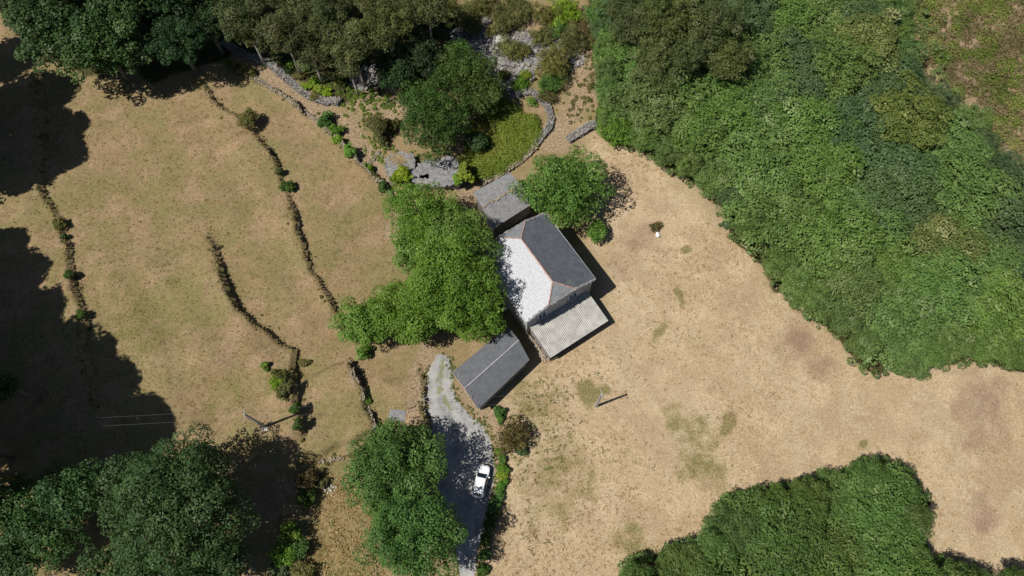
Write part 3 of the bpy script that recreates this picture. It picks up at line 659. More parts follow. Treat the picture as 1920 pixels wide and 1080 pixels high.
# ---------------------------------------------------------------- low ground cover, nobody could count it
def scatter_poly(P, n, rd): 
    x0, y0 = P.min(0); x1, y1 = P.max(0); xx = rd.uniform(x0, x1, n*4); yy = rd.uniform(y0, y1, n*4); m = inpoly(xx, yy, P); return xx[m][:n], yy[m][:n]
def cover(name, polypx, z, n, rr, kind, per, size, label, squash=.7, var=None, **kw):
    x, y = scatter_poly(pw(polypx, z), n, rng); zz = gz(x, y); r = rng.uniform(*rr, len(x))
    v = np.clip(.5+.35*snoise(x, y, 4, 3)+rng.normal(0, .15, len(x)), 0, 1)
    me = leaves_mesh(name, np.stack([x, y, zz+r*.2], 1), r, v, per, size, LM[kind], squash=squash, **kw)
    tag(link(name, me), label, name.replace('_', ' '), kind='stuff')
cover('heather', [(1690,-60),(1712,70),(1738,120),(1755,165),(1815,190),(1850,240),(1880,285),(1915,318),(2050,330),(2050,-60)], -2, 1050, (.4, 1.3), 'heath', 90, .26, 'brown heather and broom scrub on the slope at the top right')
cover('gorse', [(1700,-60),(1722,70),(1748,120),(1765,165),(1825,190),(1860,240),(1890,285),(1925,318),(2050,330),(2050,-60)], -2, 260, (.6, 1.7), 'bramble', 170, .27, 'green gorse and bracken mixed into the brown heather')
cover('brambles', [(890,340),(868,305),(885,250),(900,190),(955,195),(985,215),(1015,232),(1012,258),(990,288),(945,322),(905,340)], 0, 700, (.3, 1.0), 'bramble', 80, .22, 'yellow green brambles filling the walled enclosure', squash=.8)
cover('undergrowth', [(1120,140),(1125,230),(1190,265),(1290,335),(1372,400),(1400,330),(1300,180),(1250,120)], -.3, 420, (.5, 1.0), 'wood', 60, .28, 'low leafy undergrowth under the left edge of the wood')
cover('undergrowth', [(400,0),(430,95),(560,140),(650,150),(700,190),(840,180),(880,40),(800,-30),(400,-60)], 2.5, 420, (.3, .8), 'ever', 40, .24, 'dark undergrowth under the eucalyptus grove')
def fringe(name, line, z, n, spread, kind, label, rr=(.25, .75), zr=(.2, 2.2), per=45, size=.28):
    P = resample(pw(line, z), .1); k_ = rng.integers(0, len(P), n); x = P[k_, 0]+rng.normal(0, spread, n); y = P[k_, 1]+rng.normal(0, spread, n); r = rng.uniform(*rr, n)
    me = leaves_mesh(name, np.stack([x, y, gz(x, y)+rng.uniform(*zr, n)], 1), r, np.clip(rng.normal(.5, .2, n), 0, 1), per, size, LM[kind]); tag(link(name, me), label, 'undergrowth', kind='stuff')
fringe('edge_growth', FOREST[2:34], 1, 420, .5, 'wood', 'low leafy growth fringing the wood along the dry field')
fringe('edge_growth', FOREST[33:42], -2, 420, 1.8, 'wood', 'low green growth where the wood thins out into the heather')
fringe('edge_growth', BOTR[1:22], 1, 260, .4, 'bottom', 'low leafy growth fringing the lower right thicket')
for (P_, z_, h_, d_), w_ in zip(STEPS[:7], ('left of the track','crossing the middle meadow','under the round broom','far left','at the track','beside the lane','above the bottom meadow')):
    L_ = np.linalg.norm(np.diff(poly_w(P_, z_), axis=0), axis=1).sum()
    fringe('bank_growth', P_, z_, int(L_*13), .34, 'dryleft', 'ragged dry grass on the terrace bank '+w_, (.05, .14), (-.04, .05), 16, .15)
    fringe('bank_growth', P_, z_, int(L_*.8), .5, 'broom', 'scattered green weeds on the terrace bank '+w_, (.10, .30), (-.05, .15), 40, .16)
fringe('verge_growth', [(842,668),(850,695),(849,725),(862,757),(888,782),(913,800),(925,830),(931,880),(926,920)], 0, 230, .35, 'green', 'short weeds along the right verge of the track', (.06, .2), (-.03, .08), 24, .14)
fringe('verge_growth', [(804,690),(797,720),(797,760),(803,800),(810,850)], 0, 150, .3, 'green', 'short weeds along the left verge of the track', (.06, .2), (-.03, .08), 24, .14)
fringe('weeds', [(1112,60),(1108,130),(1095,180),(1075,230)], .5, 140, 1.3, 'broom', 'olive weeds scattered along the dirt path', (.1, .4), (-.05, .15), 40, .18)
fringe('weeds', [(735,345),(770,350),(790,300),(720,300),(700,250),(640,150),(690,190),(760,200)], 1, 420, 1.1, 'bramble', 'patchy weeds around the ruined hut and lane', (.1, .4), (-.05, .15), 40, .18)
# grass tufts
def tufts(name, polypx, z, n, kind, size, label, excl=None, dens=None):
    x, y = scatter_poly(pw(polypx, z), n, rng)
    if dens is not None: k = rng.random(len(x)) < dens(x, y); x, y = x[k], y[k]
    zz = gz(x, y); m = len(x); nb = 5; I = np.repeat(np.arange(m), nb); a = rng.uniform(0, 6.28, m*nb); s = size*rng.uniform(.5, 1.5, m)[I]
    lean = rng.uniform(.2, 1.0, m*nb); dx, dy = np.cos(a), np.sin(a); w = s*.22
    P = np.stack([x[I]+rng.normal(0, .08, m*nb), y[I]+rng.normal(0, .08, m*nb), zz[I]-.02], 1)
    A = P+np.stack([-dy*w, dx*w, 0*w], 1); B = P+np.stack([dy*w, -dx*w, 0*w], 1); Tq = P+np.stack([dx*s*lean, dy*s*lean, s*.8], 1)
    V = np.stack([A, B, Tq], 1).reshape(-1, 3); vv = np.clip(.5+.3*snoise(x, y, 3, 6)+rng.normal(0, .25, m), 0, 1)[I]
    tag(link(name, npmesh(name, V, np.arange(3*m*nb).reshape(-1, 3), LM[kind], dict(var=np.repeat(vv, 3)))), label, 'grass', kind='stuff')
avoid = pw([(780,650),(850,600),(1000,600),(1000,700),(900,800),(940,900),(900,1100),(780,1100)])
tufts('dry_grass', [(1100,250),(1200,280),(1600,650),(2000,690),(2000,1150),(910,1150),(935,1000),(945,870),(930,790),(1010,690),(1150,570)], 0, 26000, 'dry', .2, 'dry straw tufts over the right hand field', dens=lambda x, y: np.clip(.35+.35*snoise(x, y, 7, 2)-(x-30)*.008, .06, 1))
tufts('meadow_grass', [(0,0),(130,160),(400,130),(700,300),(750,500),(640,640),(780,700),(790,830),(560,900),(500,1100),(0,1100)], 3, 15000, 'dryleft', .15, 'short olive straw tufts over the terraced meadow')
tufts('green_grass', [(930,720),(1140,690),(1150,1000),(1000,1060),(940,900)], 0, 1300, 'green', .24, 'green weed tufts in the field near the track and pole', dens=lambda x, y: np.clip(.3+.6*snoise(x, y, 4, 5), 0, 1))
tufts('bank_grass', [(560,1080),(600,880),(660,900),(720,1000),(720,1100)], 1, 1800, 'dry', .26, 'long dry grass on the small meadow at the bottom')

# ---------------------------------------------------------------- stones and walls
def stones(mb_v, mb_f, pts, sizes, rd, tilt=.25):
    n = len(pts); base = np.array([(-1,-1,-1),(1,-1,-1),(1,1,-1),(-1,1,-1),(-1,-1,1),(1,-1,1),(1,1,1),(-1,1,1)], float)
    J = base[None]*rd.uniform(.6, 1.0, (n, 8, 3)); a = rd.uniform(0, 6.28, n); ca, sa = np.cos(a)[:, None], np.sin(a)[:, None]
    J = J*sizes[:, None, :]; x = J[..., 0]*ca-J[..., 1]*sa; y = J[..., 0]*sa+J[..., 1]*ca
    tl = rd.normal(0, tilt, (n, 2)); z = J[..., 2]+x*tl[:, :1]+y*tl[:, 1:]
    V = np.stack([x, y, z], -1)+pts[:, None, :]
    Fb = np.array([(3,2,1,0),(4,5,6,7),(0,1,5,4),(1,2,6,5),(2,3,7,6),(3,0,4,7)])
    return V.reshape(-1, 3), (np.arange(n)[:, None, None]*8+Fb[None]).reshape(-1, 4)
def wall(px_pts, z, width, height, label, name='dry_stone_wall', mat=None, step=.2, ss=.17, seed=1, sunk=.1, top=None, off=0., keep=1.0):
    rd = np.random.default_rng(seed); P = resample(pw(px_pts, z), step); V0 = []; 
    D = np.gradient(P, axis=0); D /= np.linalg.norm(D, axis=1)[:, None]; N = np.stack([-D[:, 1], D[:, 0]], 1)
    pts = []; sz = []; rows = max(1, int(width/.24)); lay = max(1, int(height/.22)+1)
    for i in range(len(P)):
        f = 1-.35*abs(math.sin(i*.13+seed)); tz = gz(np.array([P[i, 0]+N[i, 0]*off]), np.array([P[i, 1]+N[i, 1]*off]))[0]
        for r in range(rows+1):
            o = (r/rows-.5)*width+off
            for l in range(lay):
                if rd.random() > keep: continue
                q = P[i]+N[i]*(o+rd.normal(0, .05))+D[i]*rd.normal(0, .05)
                g = tz if top is not None else g1(q[0], q[1])
                pts.append((q[0], q[1], g-sunk+(l+.5)/lay*height*f)); s = ss*rd.uniform(.5, 1.25); sz.append((s, s*rd.uniform(.5, .9), s*rd.uniform(.3, .6)))
    V, Fc = stones(None, None, np.array(pts), np.array(sz), rd)
    return tag(link(name, npmesh(name, V, Fc, mat or stone)), label, 'stone wall')
wall([(420,82),(440,95),(470,108),(505,118),(530,140),(555,160),(575,175),(597,182)], 2.2, .95, .8, 'long grey dry stone wall running below the eucalyptus grove', seed=2)
wall([(470,143),(490,155),(515,172),(540,185),(560,202),(580,215),(602,230),(640,266),(668,294),(700,324),(735,364),(752,384)], 2.0, .6, .5, 'middle dry stone wall between the meadow and the bare lane', seed=3, mat=stonewarm)
wall([(596,186),(612,190),(628,188),(636,192)], 1.6, 1.0, .9, 'short dark rubble wall end at the foot of the eucalyptus grove', seed=4)
wall([(957,181),(980,176),(1000,174),(1012,186),(1027,200),(1034,222),(1030,240),(1015,256),(1005,270)], .3, .7, .9, 'curved dry stone wall around the bramble enclosure', seed=5)
wall([(1003,275),(985,293),(965,308),(940,325),(905,343)], .3, .6, .7, 'mossy wall line closing the enclosure above the stone barn', seed=6, mat=stonewarm, keep=.7)
wall([(1066,262),(1085,252),(1100,242),(1116,235)], .2, 1.0, 1.1, 'short dry stone wall between the dirt path and the dry field', seed=7)
wall([(655,676),(664,684),(668,705),(680,728),(690,756),(702,785),(709,806)], 1.2, .5, 1.0, 'terrace retaining wall just left of the track', name='terrace_wall', seed=8, mat=stonewarm, top=1, off=-.35, sunk=.75, keep=.7)
wall([(396,430),(410,470),(420,520),(440,560),(470,600),(512,632),(554,656),(550,690),(552,740)], 2.8, .4, .9, 'long terrace retaining wall crossing the middle meadow', name='terrace_wall', seed=9, mat=stonewarm, top=1, off=-.12, sunk=.8, keep=.10, ss=.13, step=.3)
wall([(400,185),(440,215),(478,243),(498,272),(518,315),(538,355),(548,400),(554,428)], 3.9, .4, .8, 'curved terrace retaining wall under the round broom bush', name='terrace_wall', seed=10, mat=stonewarm, top=1, off=-.12, sunk=.75, keep=.10, ss=.13, step=.3)
wall([(68,300),(76,360),(105,405),(118,460),(132,520),(147,580),(153,625)], 5.2, .5, .9, 'terrace retaining wall along the far left of the meadow', name='terrace_wall', seed=11, mat=stonewarm, top=1, off=-.12, sunk=.8, keep=.10, ss=.13, step=.3)
wall([(600,868),(612,865),(628,862),(645,858)], 1.2, .5, .4, 'pale broken stones at the lower end of the middle meadow', seed=12, mat=stonewarm, ss=.22, keep=.45)
wall([(612,922),(622,917),(628,920)], .8, .6, .4, 'two pale stones under the olive bush by the bottom meadow', seed=13, mat=concrete, keep=.5)
wall([(690,312),(706,285),(722,300),(728,325),(735,345)], 1.0, .5, .5, 'low stone edging along the lane left of the ruin', seed=14, mat=stonewarm, keep=.5)
wall([(795,735),(797,765),(802,800),(806,830)], .6, .35, .8, 'low mossy kerb wall at the left side of the track', name='terrace_wall', seed=15, mat=stonewarm, top=1, off=-.3, sunk=.7, keep=.6)
# scree
x, y = scatter_poly(np.vstack([screeP]), 3200, rng); s = rng.gamma(2.0, .06, len(x))+.05
V, Fc = stones(None, None, np.stack([x, y, gz(x, y)+s*.2], 1), np.stack([s, s*.8, s*.6], 1), rng)
tag(link('scree', npmesh('scree', V, Fc, mottled('scree rock', (.13,.128,.135), (.24,.23,.225), (.30,.29,.22), s1=.6, s2=2.5, bump=.5))), 'loose grey scree among the broom at the top', 'rocks', kind='stuff')
x, y = scatter_poly(pw([(655,130),(700,120),(710,150),(680,165),(655,165)], 2), 260, rng); s = rng.gamma(2, .09, len(x))+.06
V, Fc = stones(None, None, np.stack([x, y, gz(x, y)+s*.3], 1), np.stack([s, s*.8, s*.6], 1), rng)
tag(link('rubble', npmesh('rubble', V, Fc, stone)), 'shaded rubble heap at the foot of the eucalyptus grove', 'rubble', kind='stuff')
def boulder(px, py, r, label, mat, cat='stone', name='stone', squash=.6):
    x, y, z = G(px, py); V = unit(60)*r; import bmesh
    bm = bmesh.new(); bmesh.ops.create_icosphere(bm, subdivisions=2, radius=r)
    rd = random.Random(int(px)); ph = [rd.uniform(0, 6) for _ in range(3)]
    for v in bm.verts: v.co *= 1+.16*math.sin(v.co.x*4/r+ph[0])+.12*math.sin(v.co.y*5/r+ph[1]); v.co.z *= squash
    me = bpy.data.meshes.new(name); bm.to_mesh(me); bm.free(); me.materials.append(mat)
    tag(link(name, me, None, (x, y, z+r*.3)), label, cat)
boulder(1233,441,.38,'white stone lying alone in the dry field', white_paint)
boulder(937,77,.8,'large pale boulder in the scree', concrete)
boulder(1010,124,.7,'dark boulder at the lower right of the scree', stone)
boulder(912,42,.9,'boulder outcrop between the brooms at the top of the scree', stone)
# concrete slab by the track
x, y, z = G(744, 779); m = MB(); m.slab([(-1.1,-.7,.12),(1.0,-.9,.12),(1.2,.6,.12),(-.9,.8,.12)], .2); tag(m.obj('paving_slab', slabgrey, None, (x, y, z+.05)), 'flat blue grey slab lying left of the track', 'slab')

# ---------------------------------------------------------------- house
def frame_from(N, E, Sx, z):                # local X runs N->E, local Y away from S
    N, E, Sx = (np.array(at(*p, z)) for p in (N, E, Sx))
    u = (E-N); lu = np.linalg.norm(u); u = u/lu; v = np.array([-u[1], u[0]]); w = abs((Sx-E)@v); c = (N+Sx)/2
    return c, math.atan2(u[1], u[0]), lu/2, w/2
EV = 5.9
c, ang, hx, hy = frame_from((1020,396), (1115,521), (990,609), EV)
house = tag(empty('house', (c[0], c[1], 0), ang), 'two storey farmhouse, one roof slope lime white and the other dark slate', 'house')
ov = .28; wx_, wy_ = hx-ov, hy-ov; RH = EV+2.0; hipx = hx*.62; yr = hy*.38; ze = EV+2.0*(1-.38)
# eaves at y=+-hy (z EV); ridge at y=0; small hips at both ends start at half height
def rz_(yv): return EV+(RH-EV)*(1-abs(yv)/hy)
yh = .40*hy; 
m = MB()                                     # walls with gable ends
for sx in (-1, 1):
    P = [(sx*wx_, -wy_), (sx*wx_, wy_)]
prof = [(-wy_, -.6), (wy_, -.6), (wy_, rz_(wy_)-.12), (yh, rz_(yh)-.12), (-yh, rz_(yh)-.12), (-wy_, rz_(wy_)-.12)]
V = [(-wx_, p[0], p[1]) for p in prof]+[(wx_, p[0], p[1]) for p in prof]; n = 6
m.add(V, [tuple(range(n-1, -1, -1)), tuple(range(n, 2*n))]+[(i, (i+1) % n, (i+1) % n+n, i+n) for i in range(n)])
m.obj('wall', wallm, house)
def roof_piece(name, P, t, mat, basis):
    """a roof slope with its own axes so that slate courses follow the slope: basis=(origin, xdir, ydir)"""
    o, xd, yd = (Vector(q) for q in basis); xd.normalize(); zd = xd.cross(yd).normalized(); yd = zd.cross(xd)
    Mx = Matrix((xd, yd, zd)).transposed(); inv = Mx.inverted()
    L = [inv@(Vector(p)-o) for p in P]; mm = MB(); nn = len(L)
    V = [tuple(p) for p in L]+[(p.x, p.y, p.z-t) for p in L]
    mm.add(V, [tuple(range(nn)), tuple(range(2*nn-1, nn-1, -1))]+[(i, i+nn, (i+1) % nn+nn, (i+1) % nn) for i in range(nn)])
    ob = mm.obj(name, mat, house if basis else None); ob.matrix_local = Matrix.Translation(o)@Mx.to_4x4(); return ob
zh = rz_(yh)
A = lambda sx, yv: (sx*hx, yv, rz_(yv))
jit = lambda P: P
r1 = roof_piece('roof_slope', [(-hx,-hy,EV),(hx,-hy,EV),(hx,-yh,zh),(hipx,0,RH),(-hipx,0,RH),(-hx,-yh,zh)], .12, slate_lime, ((0,-hy,EV),(1,0,0),(0,hy,RH-EV)))
r1['label'] = 'lime washed white roof slope facing the chestnuts'
r2 = roof_piece('roof_slope', [(hx,hy,EV),(-hx,hy,EV),(-hx,yh,zh),(-hipx,0,RH),(hipx,0,RH),(hx,yh,zh)], .12, slate_dark, ((0,hy,EV),(-1,0,0),(0,-hy,RH-EV)))
r2['label'] = 'dark slate roof slope facing the dry field'
for sx in (1, -1):
    h_ = roof_piece('roof_hip', [(sx*hx,-yh*sx,zh),(sx*hx,yh*sx,zh),(sx*hipx,0,RH)], .12, slate_hip, ((sx*hx,0,zh),(0,sx,0),(-sx*(hx-hipx),0,RH-zh)))
m = MB(); cap = lambda a, b, r=.11: m.tube([a]+[(a[0]+(b[0]-a[0])*k/12+random.uniform(-.03,.03), a[1]+(b[1]-a[1])*k/12+random.uniform(-.03,.03), a[2]+(b[2]-a[2])*k/12+random.uniform(-.01,.02)) for k in range(1, 12)]+[b], [r*random.uniform(.75, 1.2) for _ in range(13)], 6)
cap((-hipx,0,RH+.03), (hipx,0,RH+.03), .13)
for sx in (-1, 1):
    for sy in (-1, 1): cap((sx*hipx,0,RH+.02), (sx*hx,sy*yh,zh+.02), .10)
m.obj('ridge_mortar', rusty, house)
for sy in (-1, 1):
    g_ = MB(); g_.tube([(-hx+.1, sy*(hy+.07), EV-.10), (hx-.1, sy*(hy+.07), EV-.16)], .065, 7); g_.obj('gutter', metal, house)
# rough stone verge along both gables
for sx in (-1, 1):
    rd = np.random.default_rng(20+sx); yv = np.arange(-hy, hy, .28); zz = np.array([min(rz_(q), zh) for q in yv])+.02
    V, Fc = stones(None, None, np.stack([np.full(len(yv), sx*(hx-.08))+rd.normal(0, .03, len(yv)), yv, zz], 1), np.stack([rd.uniform(.12, .22, len(yv)), rd.uniform(.12, .2, len(yv)), rd.uniform(.03, .07, len(yv))], 1), rd)
    link('verge_stones', npmesh('verge_stones', V, Fc, slabgrey), house)
def window(parent, x, y, z, w, h, nrm, shutters=False):
    """nrm '+x','-y'... centre on the wall plane"""
    ax = nrm[1]; s = 1 if nrm[0] == '+' else -1; fr = empty_none = None
    def bx(mb, a0, a1, z0, z1, d0, d1):
        d0, d1 = sorted((s*d0, s*d1))
        if ax == 'x': mb.box(x+d0, x+d1, y+a0, y+a1, z+z0, z+z1)
        else: mb.box(x+a0, x+a1, y+d0, y+d1, z+z0, z+z1)
    t = .09; f = MB(); bx(f, -w/2-t, w/2+t, h/2, h/2+t, .003, .09); bx(f, -w/2-t, -w/2, -h/2, h/2, .003, .09); bx(f, w/2, w/2+t, -h/2, h/2, .003, .09); bx(f, -.03, .03, -h/2, h/2, .003, .07)
    fo = f.obj('window', white_paint, parent)
    g = MB(); bx(g, -w/2, w/2, -h/2, h/2, .005, .03); g.obj('pane', glassm, fo)
    sl_ = MB(); bx(sl_, -w/2-.2, w/2+.2, -h/2-.12, -h/2-.002, .003, .28); sl_.obj('sill', concrete, fo)
    if shutters:
        sh = MB(); bx(sh, -w/2-t-.5, -w/2-t-.02, -h/2, h/2, .003, .06); bx(sh, w/2+t+.02, w/2+t+.5, -h/2, h/2, .003, .06); sh.obj('shutter', bluem, fo)
for yy in (-hy*.52, hy*.38): window(house, wx_, yy, 4.3, 1.25, 1.5, '+x')
window(house, wx_, hy*.42, 3.0, .95, .5, '+x')
for yy in (-hy*.5, hy*.4): window(house, -wx_, yy, 4.2, .9, 1.2, '-x')
for xx in (-hx*.6, 0, hx*.6): window(house, xx, -wy_, 4.1, .9, 1.2, '-y'); window(house, xx, wy_, 4.1, .9, 1.2, '+y')
d = MB(); d.box(-.1-hx*.2, .9-hx*.2, -wy_-.07, -wy_-.003, -.1, 2.1); dd = d.obj('door', dark_wood, house)
d = MB(); d.tube([(.75-hx*.2, -wy_-.08, 1.0), (.75-hx*.2, -wy_-.16, 1.0)], .03, 6); d.obj('handle', metal, dd)
m = MB(); m.tube([(hx*.35, -wy_+.02, 3.5), (hx*.35, -wy_-.9, 3.7), (hx*.35, -wy_-1.1, 3.68)], [.035, .035, .03], 6); la = m.obj('lamp_bracket', metal, house)
m = MB(); m.hexa([(hx*.35-.1,-wy_-1.45,3.6),(hx*.35+.1,-wy_-1.45,3.6),(hx*.35+.12,-wy_-.85,3.6),(hx*.35-.12,-wy_-.85,3.6),(hx*.35-.06,-wy_-1.4,3.75),(hx*.35+.06,-wy_-1.4,3.75),(hx*.35+.08,-wy_-.9,3.78),(hx*.35-.08,-wy_-.9,3.78)]); m.obj('lamp_head', white_paint, la)

# ---------------------------------------------------------------- lean-to with corrugated roof
def tri_frame(A_, B_, C_, zf, zb): return None
LZ0, LZ1 = 2.55, 2.1                        # high edge against the house, low edge outside
q = {k: np.array(at(*p, z)) for k, p, z in (('wl', (1000,627), LZ0), ('wr', (1111,559), LZ0), ('or', (1141,600), LZ1), ('ol', (1034,671), LZ1))}
lean = tag(empty('lean_to', (c[0], c[1], 0), ang), 'low open lean-to with pale corrugated roof along the house gable', 'lean-to')
ca_, sa_ = math.cos(-ang), math.sin(-ang)
ql = {k: ((p[0]-c[0])*ca_-(p[1]-c[1])*sa_, (p[0]-c[0])*sa_+(p[1]-c[1])*ca_) for k, p in q.items()}
x0 = wx_+.02; x1 = (ql['or'][0]+ql['ol'][0])/2; y0 = (ql['wl'][1]+ql['ol'][1])/2; y1 = (ql['wr'][1]+ql['or'][1])/2
print('leanto', {k: tuple(round(float(a), 2) for a in v_) for k, v_ in ql.items()}, 'hx hy', hx, hy)
pitch = .25; nn = int((y1-y0)/pitch)*8; V = []; sub = 6
for j in range(nn+1):
    yv = y0+(y1-y0)*j/nn; w_ = .035*math.cos(2*math.pi*(yv-y0)/pitch)
    for k in range(sub+1):
        t = k/sub; V.append((x0+(x1-x0)*t, yv, LZ0+(LZ1-LZ0)*t+w_-.03*math.sin(t*3.1)*math.sin(yv)))
ii = np.arange((nn+1)*(sub+1)).reshape(nn+1, sub+1); fq = np.stack([ii[:-1,:-1], ii[:-1,1:], ii[1:,1:], ii[1:,:-1]], -1).reshape(-1, 4)
V = np.array(V); Vb = V-np.array([0, 0, .02]); nV = len(V)
fall = np.vstack([fq, fq[:, ::-1]+nV]); link('corrugated_roof', npmesh('corrugated_roof', np.vstack([V, Vb]), fall, corr, smooth=True), lean)
m = MB()
for k in range(4): xx = x0+.15+(x1-x0-.3)*k/3; zt = LZ0+(LZ1-LZ0)*(xx-x0)/(x1-x0); m.box(xx-.05, xx+.05, y0+.05, y1-.05, zt-.19, zt-.07)
m.obj('rafters', dark_wood, lean)
for k in range(5):
    yv = y0+.15+(y1-y0-.3)*k/4; m = MB(); m.box(x1-.25, x1-.1, yv-.08, yv+.08, -.6, LZ1-.17); m.obj('post', dark_wood, lean)
m = MB(); m.box(x0+.05, x1-.3, y0+.12, y0+.34, -.6, 1.9); m.obj('side_wall', stonewallm, lean)
# ---------------------------------------------------------------- stick heap left of the lean-to
mid = np.array(at(1009, 652, .4)); m = MB(); rd = random.Random(5)
for k in range(70):
    a = math.radians(-57)+rd.gauss(0, .5); L_ = rd.uniform(.5, 1.6); p = mid+np.array([math.cos(math.radians(-57)), math.sin(math.radians(-57))])*rd.uniform(-1.9, 1.9)+np.array([rd.gauss(0, .22), rd.gauss(0, .22)])
    zz = rd.uniform(.05, .9); d_ = (math.cos(a)*L_/2, math.sin(a)*L_/2, rd.uniform(-.15, .15)); r = rd.uniform(.025, .07)
    m.tube([(p[0]-d_[0], p[1]-d_[1], zz-d_[2]), (p[0]+d_[0], p[1]+d_[1], zz+d_[2])], [r, r*.6], 5)
tag(m.obj('firewood_heap', pale_wood), 'loose heap of bleached branches at the left end of the lean-to', 'firewood')

# ---------------------------------------------------------------- other buildings
def gable_building(name, label, cat, P4, ev, rise, roofmat, wallmat, capmat, capr=.12, ridge_rag=False, over=.25, t=.12, ground=-.6):
    """P4: eave corners a,b,c,d as pixels (a-b and c-d are the gable ends, b-c and d-a the eaves)"""
    Q = [np.array(at(*p, ev)) for p in P4]; cc = sum(Q)/4; ob = tag(empty(name, (cc[0], cc[1], 0)), label, cat)
    Q = [p-cc for p in Q]; a, b, c_, d_ = Q; r0 = (a+b)/2; r1_ = (c_+d_)/2; k = lambda p, z: (p[0], p[1], z)
    top = ev+rise
    def slope(P): 
        xd = Vector(P[1])-Vector(P[0]); yd = Vector(P[3])-Vector(P[0]); xd.normalize(); zd = xd.cross(yd).normalized(); yd = zd.cross(xd)
        Mx = Matrix((xd, yd, zd)).transposed(); inv = Mx.inverted(); L = [inv@(Vector(p)-Vector(P[0])) for p in P]; mm = MB()
        mm.add([tuple(p) for p in L]+[(p.x, p.y, p.z-t) for p in L], [(0,1,2,3),(7,6,5,4)]+[(i, i+4, (i+1) % 4+4, (i+1) % 4) for i in range(4)])
        o = mm.obj('roof_slope', roofmat, ob); o.matrix_local = Matrix.Translation(Vector(P[0]))@Mx.to_4x4()
    def ccw(P):
        n_ = (Vector(P[1])-Vector(P[0])).cross(Vector(P[3])-Vector(P[0])); return P if n_.z > 0 else [P[1], P[0], P[3], P[2]]
    slope(ccw([k(b, ev), k(c_, ev), k(r1_, top), k(r0, top)])); slope(ccw([k(d_, ev), k(a, ev), k(r0, top), k(r1_, top)]))
    f = 1-over/3.0; A_, B_, C_, D_ = (p*f for p in (a, b, c_, d_)); R0, R1 = (r0*f, r1_*f); zt = ev-t-.02
    m = MB(); V = [k(A_, ground), k(B_, ground), k(C_, ground), k(D_, ground), k(A_, zt), k(B_, zt), k(C_, zt), k(D_, zt), k(R0, zt+rise*f), k(R1, zt+rise*f)]
    m.add(V, [(0,1,5,8,4), (2,3,7,9,6), (1,2,6,5), (3,0,4,7)]); m.obj('wall', wallmat, ob)
    m = MB(); n_ = 14; pts = [k(r0+(r1_-r0)*i/n_+np.array([random.uniform(-.03,.03)]*2), top+.03) for i in range(n_+1)]
    if ridge_rag:
        rd = np.random.default_rng(4); V, Fc = stones(None, None, np.array([k(r0+(r1_-r0)*i/34+rd.normal(0, .08, 2), top+.03) for i in range(35)]), rd.uniform(.1, .24, (35, 3))*np.array([1, 1, .35]), rd); link('ridge_stones', npmesh('ridge_stones', V, Fc, capmat), ob)
    else: m.tube(pts, capr, 6); m.obj('ridge_cap', capmat, ob)
    return ob, (a, b, c_, d_, cc)
barn, bq = gable_building('stone_barn', 'small stone barn with grey slab roof behind the farmhouse', 'barn', [(887,361),(923,430),(1000,381),(955,323)][::1], 3.4, 1.0, slabgrey, stonewallm, stonewarm, ridge_rag=True)
shed, sq = gable_building('slate_shed', 'long shed with blue black slate roof beside the gravel track', 'shed', [(848,698),(897,767),(993,675),(953,611)], 2.9, 1.1, slate_shed, stonewallm, mortar, capr=.09)
a, b, c_, d_, cc = sq
rd = np.random.default_rng(8); pts = []
for i in range(9): p = a+(b-a)*(.06+.11*i)+(d_-a)*.02*(1+(i % 2)); hh = 2.9+1.1*(1-abs(2*(.06+.11*i)-1)); pts.append((p[0], p[1], hh+.06))
pts = np.array(pts); V, Fc = stones(None, None, pts, rd.uniform(.08, .16, (9, 3))*np.array([1, 1, .7]), rd); link('weight_stones', npmesh('weight_stones', V, Fc, stone), shed)
m = MB(); 
for k_ in (0, 1):
    p, q_ = ((a, (a+b)/2) if k_ == 0 else ((a+b)/2, b)); z0, z1 = ((2.9, 4.0) if k_ == 0 else (4.0, 2.9)); dd_ = (a-d_)/np.linalg.norm(a-d_)*.05
    p = p+dd_; q_ = q_+dd_; m.hexa([(p[0],p[1],z0-.2),(q_[0],q_[1],z1-.2),(q_[0]+dd_[0],q_[1]+dd_[1],z1-.2),(p[0]+dd_[0],p[1]+dd_[1],z0-.2),(p[0],p[1],z0+.03),(q_[0],q_[1],z1+.03),(q_[0]+dd_[0],q_[1]+dd_[1],z1+.03),(p[0]+dd_[0],p[1]+dd_[1],z0+.03)])
m.obj('verge_board', pale_wood, shed)
# door on the shed's track-side gable
p0, p1 = a*.917+(b-a)*.36*.917, a*.917+(b-a)*.64*.917; nrm = (a-d_)/np.linalg.norm(a-d_)*.06
m = MB(); m.hexa([(p0[0],p0[1],-.1),(p1[0],p1[1],-.1),(p1[0]+nrm[0],p1[1]+nrm[1],-.1),(p0[0]+nrm[0],p0[1]+nrm[1],-.1),(p0[0],p0[1],2.2),(p1[0],p1[1],2.2),(p1[0]+nrm[0],p1[1]+nrm[1],2.2),(p0[0]+nrm[0],p0[1]+nrm[1],2.2)]); m.obj('door', dark_wood, shed)

